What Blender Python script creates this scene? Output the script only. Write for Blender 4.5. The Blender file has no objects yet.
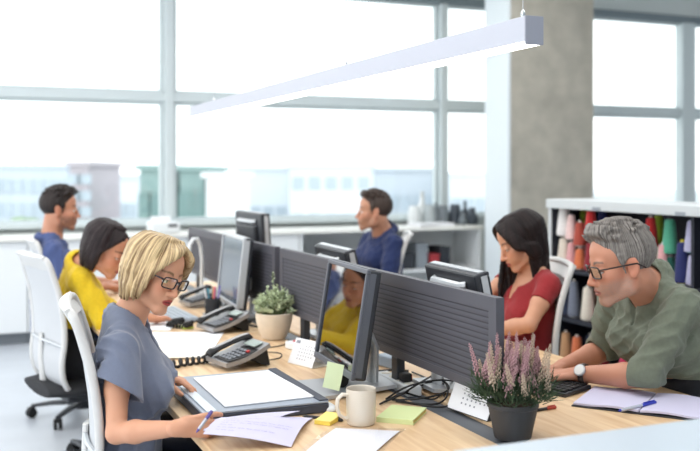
import bpy, bmesh, math, random
import numpy as np
from mathutils import Vector, Matrix, Euler
V = Vector
PI = math.pi
R_ = math.radians
rnd = random.Random(7)
COL = bpy.context.scene.collection

# ------------------------------------------------------------------ camera geometry
TH, FPX, HOR, CAMZ = R_(22.96), 944.0, 172.0, 1.45
SN, CS = math.sin(TH), math.cos(TH)
def at(px, py, d):
    u = (px - 350) / FPX
    return V((d * (SN + u * CS), d * (CS - u * SN), CAMZ + d * (HOR - py) / FPX))
def onz(px, py, z=0.73):
    return at(px, py, FPX * (CAMZ - z) / (py - HOR))
def onX(px, py, X):
    return at(px, py, X / (SN + (px - 350) / FPX * CS))
def onY(px, py, Y):
    return at(px, py, Y / (CS - (px - 350) / FPX * SN))

# ------------------------------------------------------------------ materials
def srgb(r, g, b):
    f = lambda c: (c / 12.92 if c <= .04045 else ((c + .055) / 1.055) ** 2.4)
    return (f(r / 255), f(g / 255), f(b / 255), 1)
def mat(name, col, rough=.5, metal=0., spec=.5, noise=0., nscale=40., bump=0., bscale=200., trans=0., sheen=0., stretch=None, emit=None, coat=0., sss=0.):
    m = bpy.data.materials.new(name); m.use_nodes = True
    nt = m.node_tree; b = nt.nodes['Principled BSDF']
    if len(col) == 3: col = srgb(*col)
    b.inputs['Base Color'].default_value = col
    b.inputs['Roughness'].default_value = rough; b.inputs['Metallic'].default_value = metal
    b.inputs['Specular IOR Level'].default_value = spec
    b.inputs['Transmission Weight'].default_value = trans
    b.inputs['Sheen Weight'].default_value = sheen
    b.inputs['Coat Weight'].default_value = coat
    if sss:
        b.inputs['Subsurface Weight'].default_value = sss; b.inputs['Subsurface Radius'].default_value = (.012, .005, .003); b.inputs['Subsurface Scale'].default_value = 1
    if emit:
        b.inputs['Emission Color'].default_value = col; b.inputs['Emission Strength'].default_value = emit
    tc = nt.nodes.new('ShaderNodeTexCoord'); mp = nt.nodes.new('ShaderNodeMapping')
    nt.links.new(tc.outputs['Object'], mp.inputs['Vector'])
    if stretch: mp.inputs['Scale'].default_value = stretch
    if noise:
        n = nt.nodes.new('ShaderNodeTexNoise'); n.inputs['Scale'].default_value = nscale; n.inputs['Detail'].default_value = 4
        nt.links.new(mp.outputs[0], n.inputs['Vector'])
        r = nt.nodes.new('ShaderNodeValToRGB'); r.color_ramp.elements[0].position = .3; r.color_ramp.elements[1].position = .7
        r.color_ramp.elements[0].color = tuple(max(0, c * (1 - noise)) for c in col[:3]) + (1,)
        r.color_ramp.elements[1].color = tuple(min(1, c * (1 + noise)) for c in col[:3]) + (1,)
        nt.links.new(n.outputs[0], r.inputs[0]); nt.links.new(r.outputs[0], b.inputs['Base Color'])
    if bump:
        n2 = nt.nodes.new('ShaderNodeTexNoise'); n2.inputs['Scale'].default_value = bscale; n2.inputs['Detail'].default_value = 3
        nt.links.new(mp.outputs[0], n2.inputs['Vector'])
        bp = nt.nodes.new('ShaderNodeBump'); bp.inputs['Strength'].default_value = bump; bp.inputs['Distance'].default_value = .004
        nt.links.new(n2.outputs[0], bp.inputs['Height']); nt.links.new(bp.outputs[0], b.inputs['Normal'])
    return m
def attr_mat(name, rough=.5, sss=0., bump=0., bscale=300., spec=.4):
    m = mat(name, (200, 160, 140), rough, spec=spec, bump=bump, bscale=bscale, sss=sss)
    nt = m.node_tree; a = nt.nodes.new('ShaderNodeVertexColor'); a.layer_name = 'Col'
    nt.links.new(a.outputs['Color'], nt.nodes['Principled BSDF'].inputs['Base Color'])
    return m
def glass_mat(name, col=(1, 1, 1, 1), gloss=.08, mult=.5):
    m = bpy.data.materials.new(name); m.use_nodes = True; nt = m.node_tree
    nt.nodes.remove(nt.nodes['Principled BSDF'])
    t = nt.nodes.new('ShaderNodeBsdfTransparent'); t.inputs[0].default_value = col
    g = nt.nodes.new('ShaderNodeBsdfGlossy'); g.inputs['Roughness'].default_value = .02
    f = nt.nodes.new('ShaderNodeLayerWeight'); f.inputs[0].default_value = .25
    mu = nt.nodes.new('ShaderNodeMath'); mu.operation = 'MULTIPLY_ADD'; mu.inputs[1].default_value = mult; mu.inputs[2].default_value = gloss * .5; mu.use_clamp = True; nt.links.new(f.outputs['Facing'], mu.inputs[0])
    mx = nt.nodes.new('ShaderNodeMixShader')
    nt.links.new(mu.outputs[0], mx.inputs[0]); nt.links.new(t.outputs[0], mx.inputs[1]); nt.links.new(g.outputs[0], mx.inputs[2])
    nt.links.new(mx.outputs[0], nt.nodes['Material Output'].inputs[0])
    return m

# ------------------------------------------------------------------ mesh builder
class MB:
    def __init__(s): s.v = []; s.f = []; s.sm = []
    def add(s, vs, fs, smooth=False):
        o = len(s.v); s.v += [tuple(v) for v in vs]
        for f in fs: s.f.append(tuple(i + o for i in f)); s.sm.append(smooth)
        return s
    def box(s, c, size, rot=None, bevel=0., seg=2):
        bm = bmesh.new(); bmesh.ops.create_cube(bm, size=1)
        bmesh.ops.scale(bm, vec=V(size), verts=bm.verts)
        if bevel: bmesh.ops.bevel(bm, geom=list(bm.edges), offset=bevel, segments=seg, affect='EDGES', profile=.5)
        m = Matrix.Translation(V(c)) @ (rot.to_4x4() if rot is not None else Matrix.Identity(4))
        bm.verts.index_update()
        s.add([m @ v.co for v in bm.verts], [[v.index for v in f.verts] for f in bm.faces], False)
        bm.free(); return s
    def lathe(s, prof, c=(0, 0, 0), n=24, m=None, cap=True):
        vs = []; fs = []
        for (r, z) in prof:
            for k in range(n):
                a = 2 * PI * k / n; vs.append(V((r * math.cos(a), r * math.sin(a), z)))
        for i in range(len(prof) - 1):
            for k in range(n):
                k2 = (k + 1) % n; fs.append((i * n + k, i * n + k2, (i + 1) * n + k2, (i + 1) * n + k))
        if cap:
            fs.append(tuple(range(n - 1, -1, -1))); o = (len(prof) - 1) * n; fs.append(tuple(o + k for k in range(n)))
        mm = Matrix.Translation(V(c)) @ (m.to_4x4() if m is not None else Matrix.Identity(4))
        return s.add([mm @ v for v in vs], fs, True)
    def tube(s, pts, r, n=8, closed=False, flat=None):
        pts = [V(p) for p in pts]; L = len(pts); rs = r if hasattr(r, '__len__') else [r] * L
        vs = []; fs = []; up = None
        for i, p in enumerate(pts):
            a = pts[(i - 1) % L] if (closed or i > 0) else p; b = pts[(i + 1) % L] if (closed or i < L - 1) else p
            t = (b - a).normalized()
            if up is None: up = V((0, 0, 1)) if abs(t.z) < .9 else V((1, 0, 0))
            x = t.cross(up).normalized(); y = x.cross(t).normalized(); up = y
            fx, fy = flat if flat else (1, 1)
            for k in range(n):
                an = 2 * PI * k / n; vs.append(p + x * math.cos(an) * rs[i] * fx + y * math.sin(an) * rs[i] * fy)
        for i in range(L if closed else L - 1):
            j = (i + 1) % L
            for k in range(n):
                k2 = (k + 1) % n; fs.append((i * n + k, i * n + k2, j * n + k2, j * n + k))
        if not closed: fs.append(tuple(range(n - 1, -1, -1))); fs.append(tuple((L - 1) * n + k for k in range(n)))
        return s.add(vs, fs, True)
    def sheet(s, fn, nu, nv, thick=.0):
        """fn(u,v)->point; a sheet with real thickness along its normal"""
        P = [[V(fn(i / nu, j / nv)) for j in range(nv + 1)] for i in range(nu + 1)]
        vs = []; fs = []; W = nv + 1
        for sgn in (1, -1):
            for i in range(nu + 1):
                for j in range(nv + 1):
                    a = P[min(i + 1, nu)][j] - P[max(i - 1, 0)][j]; b = P[i][min(j + 1, nv)] - P[i][max(j - 1, 0)]
                    vs.append(P[i][j] + a.cross(b).normalized() * sgn * thick / 2)
        o = (nu + 1) * W
        for i in range(nu):
            for j in range(nv):
                q = (i * W + j, (i + 1) * W + j, (i + 1) * W + j + 1, i * W + j + 1)
                fs.append(q); fs.append(tuple(o + k for k in reversed(q)))
        rim = [i * W for i in range(nu + 1)] + [nu * W + j for j in range(1, nv + 1)] + [i * W + nv for i in range(nu - 1, -1, -1)] + [j for j in range(nv - 1, 0, -1)]
        for k in range(len(rim)):
            a, b = rim[k], rim[(k + 1) % len(rim)]; fs.append((b, a, a + o, b + o))
        return s.add(vs, fs, True)
    def prism(s, poly, axis, lo, hi):
        """poly in the two other axes extruded along axis (0,1,2)"""
        def mk(a, b, t):
            c = [a, b]; c.insert(axis, t); return c
        n = len(poly); vs = [mk(a, b, lo) for a, b in poly] + [mk(a, b, hi) for a, b in poly]
        fs = [tuple(range(n - 1, -1, -1)), tuple(range(n, 2 * n))] + [(k, (k + 1) % n, n + (k + 1) % n, n + k) for k in range(n)]
        return s.add(vs, fs, False)

def smooth(pts, sub=6, closed=False):
    pts = [V(p) for p in pts]; n = len(pts); P = []; g = (lambda i: pts[i % n]) if closed else (lambda i: pts[max(0, min(n - 1, i))])
    for i in range(n if closed else n - 1):
        a, b, c, d = g(i - 1), g(i), g(i + 1), g(i + 2)
        for j in range(sub):
            t = j / sub; P.append(.5 * (2 * b + (c - a) * t + (2 * a - 5 * b + 4 * c - d) * t * t + (3 * b - a - 3 * c + d) * t ** 3))
    if not closed: P.append(pts[-1])
    return P
def link(name, me, m, parent=None):
    o = bpy.data.objects.new(name, me); COL.objects.link(o)
    for x in (m if isinstance(m, (list, tuple)) else [m]): me.materials.append(x)
    if parent is not None: o.parent = parent
    return o
def obj(name, mb, m, parent=None, loc=None, rot=None, auto=True):
    me = bpy.data.meshes.new(name); me.from_pydata(mb.v, [], mb.f)
    bm = bmesh.new(); bm.from_mesh(me); bmesh.ops.recalc_face_normals(bm, faces=bm.faces); bm.to_mesh(me); bm.free()
    me.polygons.foreach_set('use_smooth', mb.sm)
    if any(mb.sm):
        me.update()
        bm = bmesh.new(); bm.from_mesh(me)
        for e in bm.edges:
            if len(e.link_faces) == 2 and e.calc_face_angle(0) > .7: e.smooth = False
        bm.to_mesh(me); bm.free()
    o = link(name, me, m, parent)
    if loc is not None: o.location = loc
    if rot is not None: o.rotation_euler = rot
    return o
def thing(name, label, cat, loc=(0, 0, 0), rz=0, group=None):
    o = bpy.data.objects.new(name, None); COL.objects.link(o); o.empty_display_size = .05
    o.location = loc; o.rotation_euler = (0, 0, rz); return tag(o, label, cat, group)
def tag(o, label, cat, group=None):
    o['label'] = label; o['category'] = cat
    if group: o['group'] = group
    return o
def struct(o, label=None):
    o['kind'] = 'structure'
    if label: o['label'] = label
    return o
def dup(o, parent=None):
    c = o.copy(); COL.objects.link(c)
    if parent is not None: c.parent = parent
    for ch in list(o.children): dup(ch, c)
    return c
# ------------------------------------------------------------------ distance-field modelling of bodies, hair and cloth
def arr(v): return np.array(v, dtype=np.float32)
class Grid:
    def __init__(s, lo, hi, h):
        s.lo = np.array(lo, float); s.h = h
        s.n = tuple(int(math.ceil((b - a) / h)) + 1 for a, b in zip(lo, hi))
        s.D = np.full(s.n, .05, np.float32)
        s.ax = [(s.lo[i] + h * np.arange(s.n[i])).astype(np.float32) for i in range(3)]
    def sub(s, lo, hi):
        sl = []
        for i in range(3):
            a = max(0, int(math.floor((lo[i] - s.lo[i]) / s.h))); b = min(s.n[i], int(math.ceil((hi[i] - s.lo[i]) / s.h)) + 1)
            if b <= a: return None
            sl.append(slice(a, b))
        x = s.ax[0][sl[0]][:, None, None]; y = s.ax[1][sl[1]][None, :, None]; z = s.ax[2][sl[2]][None, None, :]
        return tuple(sl), x, y, z
    def mix(s, sl, d, k, op):
        a = s.D[sl]
        if op == '+':
            r = np.minimum(a, d)
            if k: hh = np.maximum(k - np.abs(a - d), 0) / k; r -= hh * hh * k * .25
        else:
            r = np.maximum(a, -d)
            if k: hh = np.maximum(k - np.abs(a + d), 0) / k; r += hh * hh * k * .25
        s.D[sl] = r
    def ell(s, c, rad, rot=None, k=.01, op='+', clip=None):
        c = [float(t) for t in c]; m = max(rad) + k + 3 * s.h
        q = s.sub([t - m for t in c], [t + m for t in c])
        if q is None: return s
        sl, x, y, z = q; x = x - c[0]; y = y - c[1]; z = z - c[2]
        if rot is not None:
            M = np.array(rot.to_3x3().transposed(), np.float32)
            X = M[0, 0] * x + M[0, 1] * y + M[0, 2] * z; Y = M[1, 0] * x + M[1, 1] * y + M[1, 2] * z; Z = M[2, 0] * x + M[2, 1] * y + M[2, 2] * z
        else: X, Y, Z = x, y, z
        a, b, e = [np.float32(t) for t in rad]
        k0 = np.sqrt((X / a) ** 2 + (Y / b) ** 2 + (Z / e) ** 2); k1 = np.sqrt((X / a ** 2) ** 2 + (Y / b ** 2) ** 2 + (Z / e ** 2) ** 2) + 1e-6
        d = k0 * (k0 - 1) / k1
        if clip is not None:
            for (p, n) in clip:
                d = np.maximum(d, (x + c[0] - p[0]) * n[0] + (y + c[1] - p[1]) * n[1] + (z + c[2] - p[2]) * n[2])
        s.mix(sl, d.astype(np.float32), k, op); return s
    def cone(s, a, b, ra, rb=None, k=.01, op='+', flat=None, clip=None):
        rb = ra if rb is None else rb; a = V(a); b = V(b)
        m = max(ra, rb) + k + 3 * s.h
        q = s.sub([min(a[i], b[i]) - m for i in range(3)], [max(a[i], b[i]) + m for i in range(3)])
        if q is None: return s
        sl, x, y, z = q; ab = b - a; L2 = max(ab.length_squared, 1e-9)
        px = x - a.x; py = y - a.y; pz = z - a.z
        t = np.clip((px * ab.x + py * ab.y + pz * ab.z) / L2, 0, 1)
        qx = px - t * ab.x; qy = py - t * ab.y; qz = pz - t * ab.z; r = ra + (rb - ra) * t
        if flat is not None:
            n, f = flat; qn = qx * n.x + qy * n.y + qz * n.z
            g1 = 1 / f - 1; g2 = 1 / f ** 2 - 1
            l1 = np.sqrt((qx + n.x * qn * g1) ** 2 + (qy + n.y * qn * g1) ** 2 + (qz + n.z * qn * g1) ** 2)
            l2 = np.sqrt((qx + n.x * qn * g2) ** 2 + (qy + n.y * qn * g2) ** 2 + (qz + n.z * qn * g2) ** 2)
            d = (l1 - r) * l1 / (l2 + 1e-6)
        else: d = np.sqrt(qx * qx + qy * qy + qz * qz) - r
        if clip is not None:
            for (p, n) in clip: d = np.maximum(d, (x - p[0]) * n[0] + (y - p[1]) * n[1] + (z - p[2]) * n[2])
        s.mix(sl, d.astype(np.float32), k, op); return s
    def lock(s, pts, rs, k=.005, sub=3):
        """a chain through a smooth curve"""
        n = len(pts); P = []; R = []
        for i in range(n - 1):
            a, b, c, d = pts[max(i - 1, 0)], pts[i], pts[i + 1], pts[min(i + 2, n - 1)]
            for j in range(sub):
                t = j / sub; P.append(.5 * (2 * b + (c - a) * t + (2 * a - 5 * b + 4 * c - d) * t * t + (3 * b - a - 3 * c + d) * t ** 3)); R.append(rs[i] + (rs[i + 1] - rs[i]) * t)
        P.append(pts[-1]); R.append(rs[-1])
        return s.chain(P, R, k)
    def strands(s, amp, c=(-.016, 0), seed=1, fr=(45, 110)):
        """fine grooves running down from the crown"""
        rg = np.random.RandomState(seed); ii = np.nonzero(np.abs(s.D) < .02)
        X = s.ax[0][ii[0]] - c[0]; Y = s.ax[1][ii[1]] - c[1]; Z = s.ax[2][ii[2]]; az = np.arctan2(Y, X); acc = 0
        for q in range(4):
            f = round(rg.uniform(*fr)); acc = acc + np.sin(az * f + 1.2 * np.sin(Z * rg.uniform(20, 45) + rg.uniform(0, 6)) + rg.uniform(0, 6))
        s.D[ii] -= amp * acc / 2; return s
    def chain(s, pts, rs, k=.01, op='+', flat=None):
        for i in range(len(pts) - 1): s.cone(pts[i], pts[i + 1], rs[i], rs[i + 1], k, op, flat)
        return s
    def cut(s, p, n, k=0, lo=None, hi=None):
        """remove everything on the +n side of the plane through p (inside a box)"""
        lo = s.lo if lo is None else lo; hi = [s.lo[i] + s.h * s.n[i] for i in range(3)] if hi is None else hi
        sl, x, y, z = s.sub(lo, hi)
        d = (x - p[0]) * n[0] + (y - p[1]) * n[1] + (z - p[2]) * n[2]
        s.mix(sl, (-d).astype(np.float32), k, '-'); return s
    def noise(s, amp, seed=0, freq=(38, 85), ridge=True, aniso=None, damp=()):
        """long soft folds; damp = points (with a radius) around which the cloth stays smooth"""
        rg = np.random.RandomState(seed)
        ii = np.nonzero(np.abs(s.D) < .03); X = s.ax[0][ii[0]]; Y = s.ax[1][ii[1]]; Z = s.ax[2][ii[2]]
        acc = np.zeros(len(X), np.float32)
        for q in range(6):
            f = rg.uniform(*freq); d = rg.normal(size=3)
            if aniso is not None: d = d * np.array(aniso)
            d /= np.linalg.norm(d); e = np.cross(d, rg.normal(size=3)); e /= np.linalg.norm(e)
            m = np.sin((X * e[0] + Y * e[1] + Z * e[2]) * f * .35 + rg.uniform(0, 6))
            a = np.sin((X * d[0] + Y * d[1] + Z * d[2]) * f + m * 1.3 + rg.uniform(0, 6))
            w = np.clip(.5 + 1.2 * np.sin((X * rg.normal() + Y * rg.normal() + Z * rg.normal()) * 9 + rg.uniform(0, 6)), 0, 1)
            acc += w * ((.55 - 1.5 * np.abs(a) ** .8) if ridge else a)
        k = np.ones(len(X), np.float32)
        for p, r in damp:
            dd = np.sqrt((X - p[0]) ** 2 + (Y - p[1]) ** 2 + (Z - p[2]) ** 2); k *= np.clip((dd - r * .75) / (r * .5), 0, 1)
        s.D[ii] -= amp * acc * k * .5
        return s
    def mesh(s):
        D = s.D; D[0] = D[-1] = .05; D[:, 0] = D[:, -1] = .05; D[:, :, 0] = D[:, :, -1] = .05
        ins = (D < 0).astype(np.uint8); n = s.n
        cnt = np.zeros([t - 1 for t in n], np.uint8)
        cs = [(i, j, k) for i in (0, 1) for j in (0, 1) for k in (0, 1)]
        for (i, j, k) in cs: cnt += ins[i:n[0] - 1 + i, j:n[1] - 1 + j, k:n[2] - 1 + k]
        act = np.nonzero((cnt > 0) & (cnt < 8)); N = len(act[0])
        ids = np.full(cnt.shape, -1, np.int32); ids[act] = np.arange(N)
        val = {c: D[act[0] + c[0], act[1] + c[1], act[2] + c[2]] for c in cs}
        P = np.zeros((N, 3)); W = np.zeros(N)
        for c in cs:
            for ax in range(3):
                if c[ax] == 0:
                    e = list(c); e[ax] = 1; e = tuple(e); a, b = val[c], val[e]
                    x = (a < 0) != (b < 0); t = np.where(x, a / np.where(x, a - b, 1), 0)
                    for q in range(3): P[:, q] += np.where(x, c[q] + (t if q == ax else 0), 0)
                    W += x
        P /= W[:, None]
        P = (P + np.stack(act, 1)) * s.h + s.lo
        F = []
        for ax in range(3):
            A = [slice(None)] * 3; B = [slice(None)] * 3; A[ax] = slice(0, -1); B[ax] = slice(1, None)
            a = ins[tuple(A)]; b = ins[tuple(B)]; e = np.nonzero(a != b); sg = a[e] == 1
            u, w = (ax + 1) % 3, (ax + 2) % 3; E = [np.array(t) for t in e]
            def cell(du, dw):
                I = [t.copy() for t in E]; I[u] = I[u] - du; I[w] = I[w] - dw; return ids[I[0], I[1], I[2]]
            q = np.stack([cell(1, 1), cell(0, 1), cell(0, 0), cell(1, 0)], 1)
            q[~sg] = q[~sg][:, ::-1]; F.append(q)
        return P, np.concatenate(F)
def sdf_obj(name, g, m, parent, M=None, paint=None, relax=1):
    P, F = g.mesh()
    for _ in range(relax):      # light smoothing of the polygon net
        S = np.zeros_like(P); C = np.zeros(len(P))
        for a, b in ((0, 1), (1, 2), (2, 3), (3, 0)):
            np.add.at(S, F[:, a], P[F[:, b]]); np.add.at(C, F[:, a], 1); np.add.at(S, F[:, b], P[F[:, a]]); np.add.at(C, F[:, b], 1)
        P = P * .5 + .5 * S / np.maximum(C, 1)[:, None]
    me = bpy.data.meshes.new(name); me.from_pydata(P.tolist(), [], F.tolist())
    me.polygons.foreach_set('use_smooth', np.ones(len(F), bool))
    if paint is not None:
        c = paint(P); at_ = me.color_attributes.new('Col', 'FLOAT_COLOR', 'POINT')
        at_.data.foreach_set('color', np.concatenate([c, np.ones((len(c), 1))], 1).astype(np.float32).ravel())
    me.update()
    o = link(name, me, m, parent)
    if M is not None: o.matrix_basis = M
    return o
# ------------------------------------------------------------------ people
def lerp(a, b, t): return V(a) * (1 - t) + V(b) * t
def head_matrix(pos, yaw, pitch=0, roll=0):
    return Matrix.Translation(V(pos)) @ Matrix.Rotation(R_(yaw), 4, 'Z') @ Matrix.Rotation(R_(pitch), 4, 'Y') @ Matrix.Rotation(R_(roll), 4, 'X')

def head_shape(g, M, s, male, lid=.35):
    r = M.to_3x3(); P = lambda *p: M @ (V(p) * s)
    def E(c, rad, k=.012, op='+', rot=None, clip=None): g.ell(P(*c), [t * s for t in rad], r @ rot if rot is not None else r, k * s, op, clip)
    def Cn(a, b, ra, rb, k=.012, op='+', flat=None): g.cone(P(*a), P(*b), ra * s, (ra if rb is None else rb) * s, k * s, op, flat)
    w = 1.0 if male else .95
    E((-.016, 0, .034), (.096, .075 * w, .080))
    E((.028, 0, -.028), (.060, .056 * w, .076), .02)
    E((.034, 0, .045), (.052, .060 * w, .052), .02)                       # forehead
    for sy in (1, -1):
        Cn((-.012, sy * .052 * w, -.042), (.004, sy * .047 * w, -.074), .018, .016, .02)
        Cn((.004, sy * .047 * w, -.074), (.070, sy * .012, -.102), .017 if male else .014, .015, .022)
        E((.056, sy * .041 * w, -.024), (.024, .020, .018), .02)          # cheekbone
        E((.060, sy * .030, -.050), (.026, .022, .024), .02)              # cheek
    Cn((.076, -.012, -.103), (.076, .012, -.103), .0145 if male else .0125, None, .016)
    Cn((.074, -.034, .020), (.074, .034, .020), .0125 if male else .0095, None, .014)   # brow ridge
    for sy in (1, -1):
        E((.097, sy * .033, -.002), (.019, .017, .013), .012, '-')        # eye socket
        c = P(.0765, sy * .0325, -.001)
        n = (r @ V((.25, 0, -1))).normalized()
        E((.0765, sy * .0325, -.001), (.0145, .0155, .0145), .003, clip=[(P(.0765 + .0135, sy * .0325, .006 - lid * .014), n)])
        E((.0765, sy * .0325, -.001), (.0140, .0150, .0140), .003, clip=[(P(.0765 + .0135, sy * .0325, -.008), -n)])
    Cn((.084, 0, .012), (.108, 0, -.036), .0075, .0095, .010)             # nose
    E((.108, 0, -.038), (.0115, .0105, .009), .006)
    for sy in (1, -1): E((.097, sy * .0115, -.041), (.011, .0075, .0075), .006)
    E((.074, 0, -.066), (.024, .032, .024), .016)                         # muzzle
    E((.0935, 0, -.0640), (.0085, .021, .0052), .005)
    E((.0925, 0, -.0755), (.0085, .018, .0062), .005)
    E((.105, 0, -.0695), (.012, .024, .0014), .002, '-')
    for sy in (1, -1):
        rot = Matrix.Rotation(R_(-12), 3, 'Y') @ Matrix.Rotation(R_(-22 * sy), 3, 'Z')
        E((-.010, sy * .076 * w, -.010), (.018, .0065, .032), .006, rot=rot)
        E((-.006, sy * .083 * w, -.006), (.010, .0055, .018), .004, '-', rot=rot)
        E((-.003, sy * .075 * w, -.033), (.010, .006, .010), .006)

def hand(g, W, d, n, side, curls, s=1.0, k=.0012, spread=1.0, thumb=(.55, .75, .35), nails=None, tw=None):
    """W wrist, d towards the fingers, n out of the back of the hand, side +1 right / -1 left; curls: 4 bends in degrees"""
    d = V(d).normalized(); n = V(n); n = (n - d * n.dot(d)).normalized(); t = n.cross(d) * side   # t: towards the thumb
    Pp = lambda a, b, c=0: W + (d * a + t * b + n * c) * s
    base = [(.086, .0295), (.091, .0100), (.087, -.0100), (.078, -.0285)]
    lens = [(.044, .026, .021), (.048, .030, .022), (.044, .028, .021), (.035, .021, .019)]
    g.cone(Pp(-.02, 0), Pp(.02, .001), .026 * s, .027 * s, .012, flat=(n, .68))
    for i, (a, b) in enumerate(base):
        g.cone(Pp(.010, b * .62), Pp(a, b, .002), .0125 * s, .0105 * s, .006)
    g.cone(Pp(.02, .012, -.006), Pp(.07, -.010, -.006), .017 * s, .015 * s, .012)
    for i, (a, b) in enumerate(base):
        p = Pp(a, b, .002); ang = 0; rr = [.0092, .0082, .0075, .0062] if i < 3 else [.0082, .0072, .0066, .0056]
        sp = (b / .028) * .10 * spread; dd = (d + t * sp).normalized()
        c = curls[i] if hasattr(curls[i], '__len__') else (curls[i], curls[i] * 1.15, curls[i] * .7)
        for j in range(3):
            ang += R_(c[j]); v = dd * math.cos(ang) - n * math.sin(ang); q = p + v * lens[i][j] * s
            g.cone(p, q, rr[j] * s, rr[j + 1] * s, k)
            if j == 2 and nails is not None: nails.append(q + (n * math.cos(ang) + dd * math.sin(ang)) * .0055 * s - v * .002)
            p = q
    p0 = Pp(.022, .018, -.006); v = (d * thumb[0] + t * thumb[1] - n * thumb[2]).normalized()
    p1 = p0 + v * .042 * s; v2 = (v + d * .45 - n * .1).normalized(); p2 = p1 + v2 * .034 * s; v3 = (v2 + d * .3 - t * .25).normalized(); p3 = p2 + v3 * .027 * s
    g.cone(p0, p1, .017 * s, .0125 * s, .010); g.cone(p1, p2, .0118 * s, .0105 * s, .005); g.cone(p2, p3, .0105 * s, .0078 * s, .004)

def torso(g, sp, f=0., skin=False):
    P, N, SL, SR, m = sp['P'], sp['N'], sp['SL'], sp['SR'], sp['male']
    lat = (SL - SR).normalized(); up = (N - P).normalized(); fw = lat.cross(up).normalized()
    mid = (SL + SR) / 2; w = (SL - SR).length / 2
    b = sp.get('bulk', 1.0)
    ch = lerp(P, mid, .70) + fw * .012; wa = lerp(P, mid, .33) + fw * sp.get('belly', .0)
    g.cone(P - lat * .075, P + lat * .075, .105 * b + f, None, .03, flat=(fw, .95))
    g.cone(P + up * .02, wa, .135 * b + f, (.145 if m else .118) * b + f, .04, flat=(fw, .74))
    g.cone(wa, ch, (.145 if m else .118) * b + f, (.168 if m else .140) * b + f, .04, flat=(fw, .70))
    g.cone(ch, mid - up * .035, (.165 if m else .138) * b + f, .085 + f, .04, flat=(fw, .72))
    g.cone(mid - lat * (w - .045) - up * .032, mid + lat * (w - .045) - up * .032, (.052 if m else .044) + f, None, .03)
    for S, q in ((SL, 1), (SR, -1)):
        g.ell(S - up * .024, [(.047 if m else .037) + f] * 3, None, .03)
        g.cone(N + up * (.050 if m else .022), S - lat * q * .02 - up * .0, .036 + f * .6, .030 + f * .7, .04)
        if not m: g.ell(ch + fw * (.082 * b) + lat * q * .066 - up * .03, [.050 + f, .054 + f, .052 + f], None, .05)
        else: g.ell(ch + fw * .055 + lat * q * .075 + up * .03, [.085 + f, .085 + f, .06 + f], None, .05)
def arm(g, S, E, W, r, f=0., ext=0):
    g.chain([lerp(S, E, .06), lerp(S, E, .5), E], [.047 * r + f, .043 * r + f, .036 * r + f], .02)
    g.chain([E, lerp(E, W, .3), W], [.037 * r + f, .040 * r + f, .025 * r + f], .012)

EYE_M = None
def eyes(root, M, s, col, inv):
    for sy in (1, -1):
        mb = MB(); n = 16; prof = [(  .0001 + .0122 * math.sin(a * PI / 12), .0122 * math.cos(a * PI / 12)) for a in range(13)]
        mb.lathe(prof, n=n, m=Matrix.Rotation(PI / 2, 3, 'Y'), cap=False)
        o = obj('eye', mb, col, root)
        o.matrix_basis = inv @ M @ Matrix.Scale(s, 4) @ Matrix.Translation((.0755, sy * .0325, -.001)) @ Matrix.Rotation(R_(14), 4, 'Y')

def eye_mat(name, iris):
    m = mat(name, (240, 236, 232), .15); nt = m.node_tree
    tc = nt.nodes.new('ShaderNodeTexCoord'); sx = nt.nodes.new('ShaderNodeSeparateXYZ'); r = nt.nodes.new('ShaderNodeValToRGB')
    mu = nt.nodes.new('ShaderNodeMath'); mu.operation = 'MULTIPLY'; mu.inputs[1].default_value = 80
    nt.links.new(tc.outputs['Object'], sx.inputs[0]); nt.links.new(sx.outputs[0], mu.inputs[0]); nt.links.new(mu.outputs[0], r.inputs[0])
    e = r.color_ramp; e.interpolation = 'CONSTANT'; e.elements[0].color = srgb(236, 230, 226); e.elements[1].position = .875; e.elements[1].color = srgb(*iris)
    x = e.elements.new(.965); x.color = (.005, .005, .005, 1)
    nt.links.new(r.outputs[0], nt.nodes['Principled BSDF'].inputs['Base Color']); return m

def hair_mat(name, dark, light, rough=.42, freq=13, part=0., zf=6., lo=.35, hi=.65):
    """strand streaks that run down from the crown (object space)"""
    m = mat(name, dark, rough, spec=.22); nt = m.node_tree; N = nt.nodes.new; K = nt.links.new
    tc = N('ShaderNodeTexCoord'); sx = N('ShaderNodeSeparateXYZ'); K(tc.outputs['Object'], sx.inputs[0])
    def op(o, a, b):
        q = N('ShaderNodeMath'); q.operation = o
        for i, t in enumerate((a, b)):
            if isinstance(t, (int, float)): q.inputs[i].default_value = t
            else: K(t, q.inputs[i])
        return q.outputs[0]
    az = op('ARCTAN2', op('SUBTRACT', sx.outputs[1], part), op('ADD', sx.outputs[0], .016))
    cb = N('ShaderNodeCombineXYZ'); K(op('MULTIPLY', az, freq), cb.inputs[0]); K(op('MULTIPLY', sx.outputs[2], zf), cb.inputs[1]); K(op('MULTIPLY', sx.outputs[0], zf), cb.inputs[2])
    n = N('ShaderNodeTexNoise'); n.inputs['Scale'].default_value = 1; n.inputs['Detail'].default_value = 5; n.inputs['Distortion'].default_value = .3; n.inputs['Roughness'].default_value = .65
    r = N('ShaderNodeValToRGB'); r.color_ramp.elements[0].position = lo; r.color_ramp.elements[1].position = hi
    r.color_ramp.elements[0].color = srgb(*dark); r.color_ramp.elements[1].color = srgb(*light)
    K(cb.outputs[0], n.inputs[0]); K(n.outputs[0], r.inputs[0]); K(r.outputs[0], nt.nodes['Principled BSDF'].inputs['Base Color'])
    bp = N('ShaderNodeBump'); bp.inputs['Strength'].default_value = .35; bp.inputs['Distance'].default_value = .003
    K(n.outputs[0], bp.inputs['Height']); K(bp.outputs[0], nt.nodes['Principled BSDF'].inputs['Normal'])
    return m

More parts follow.
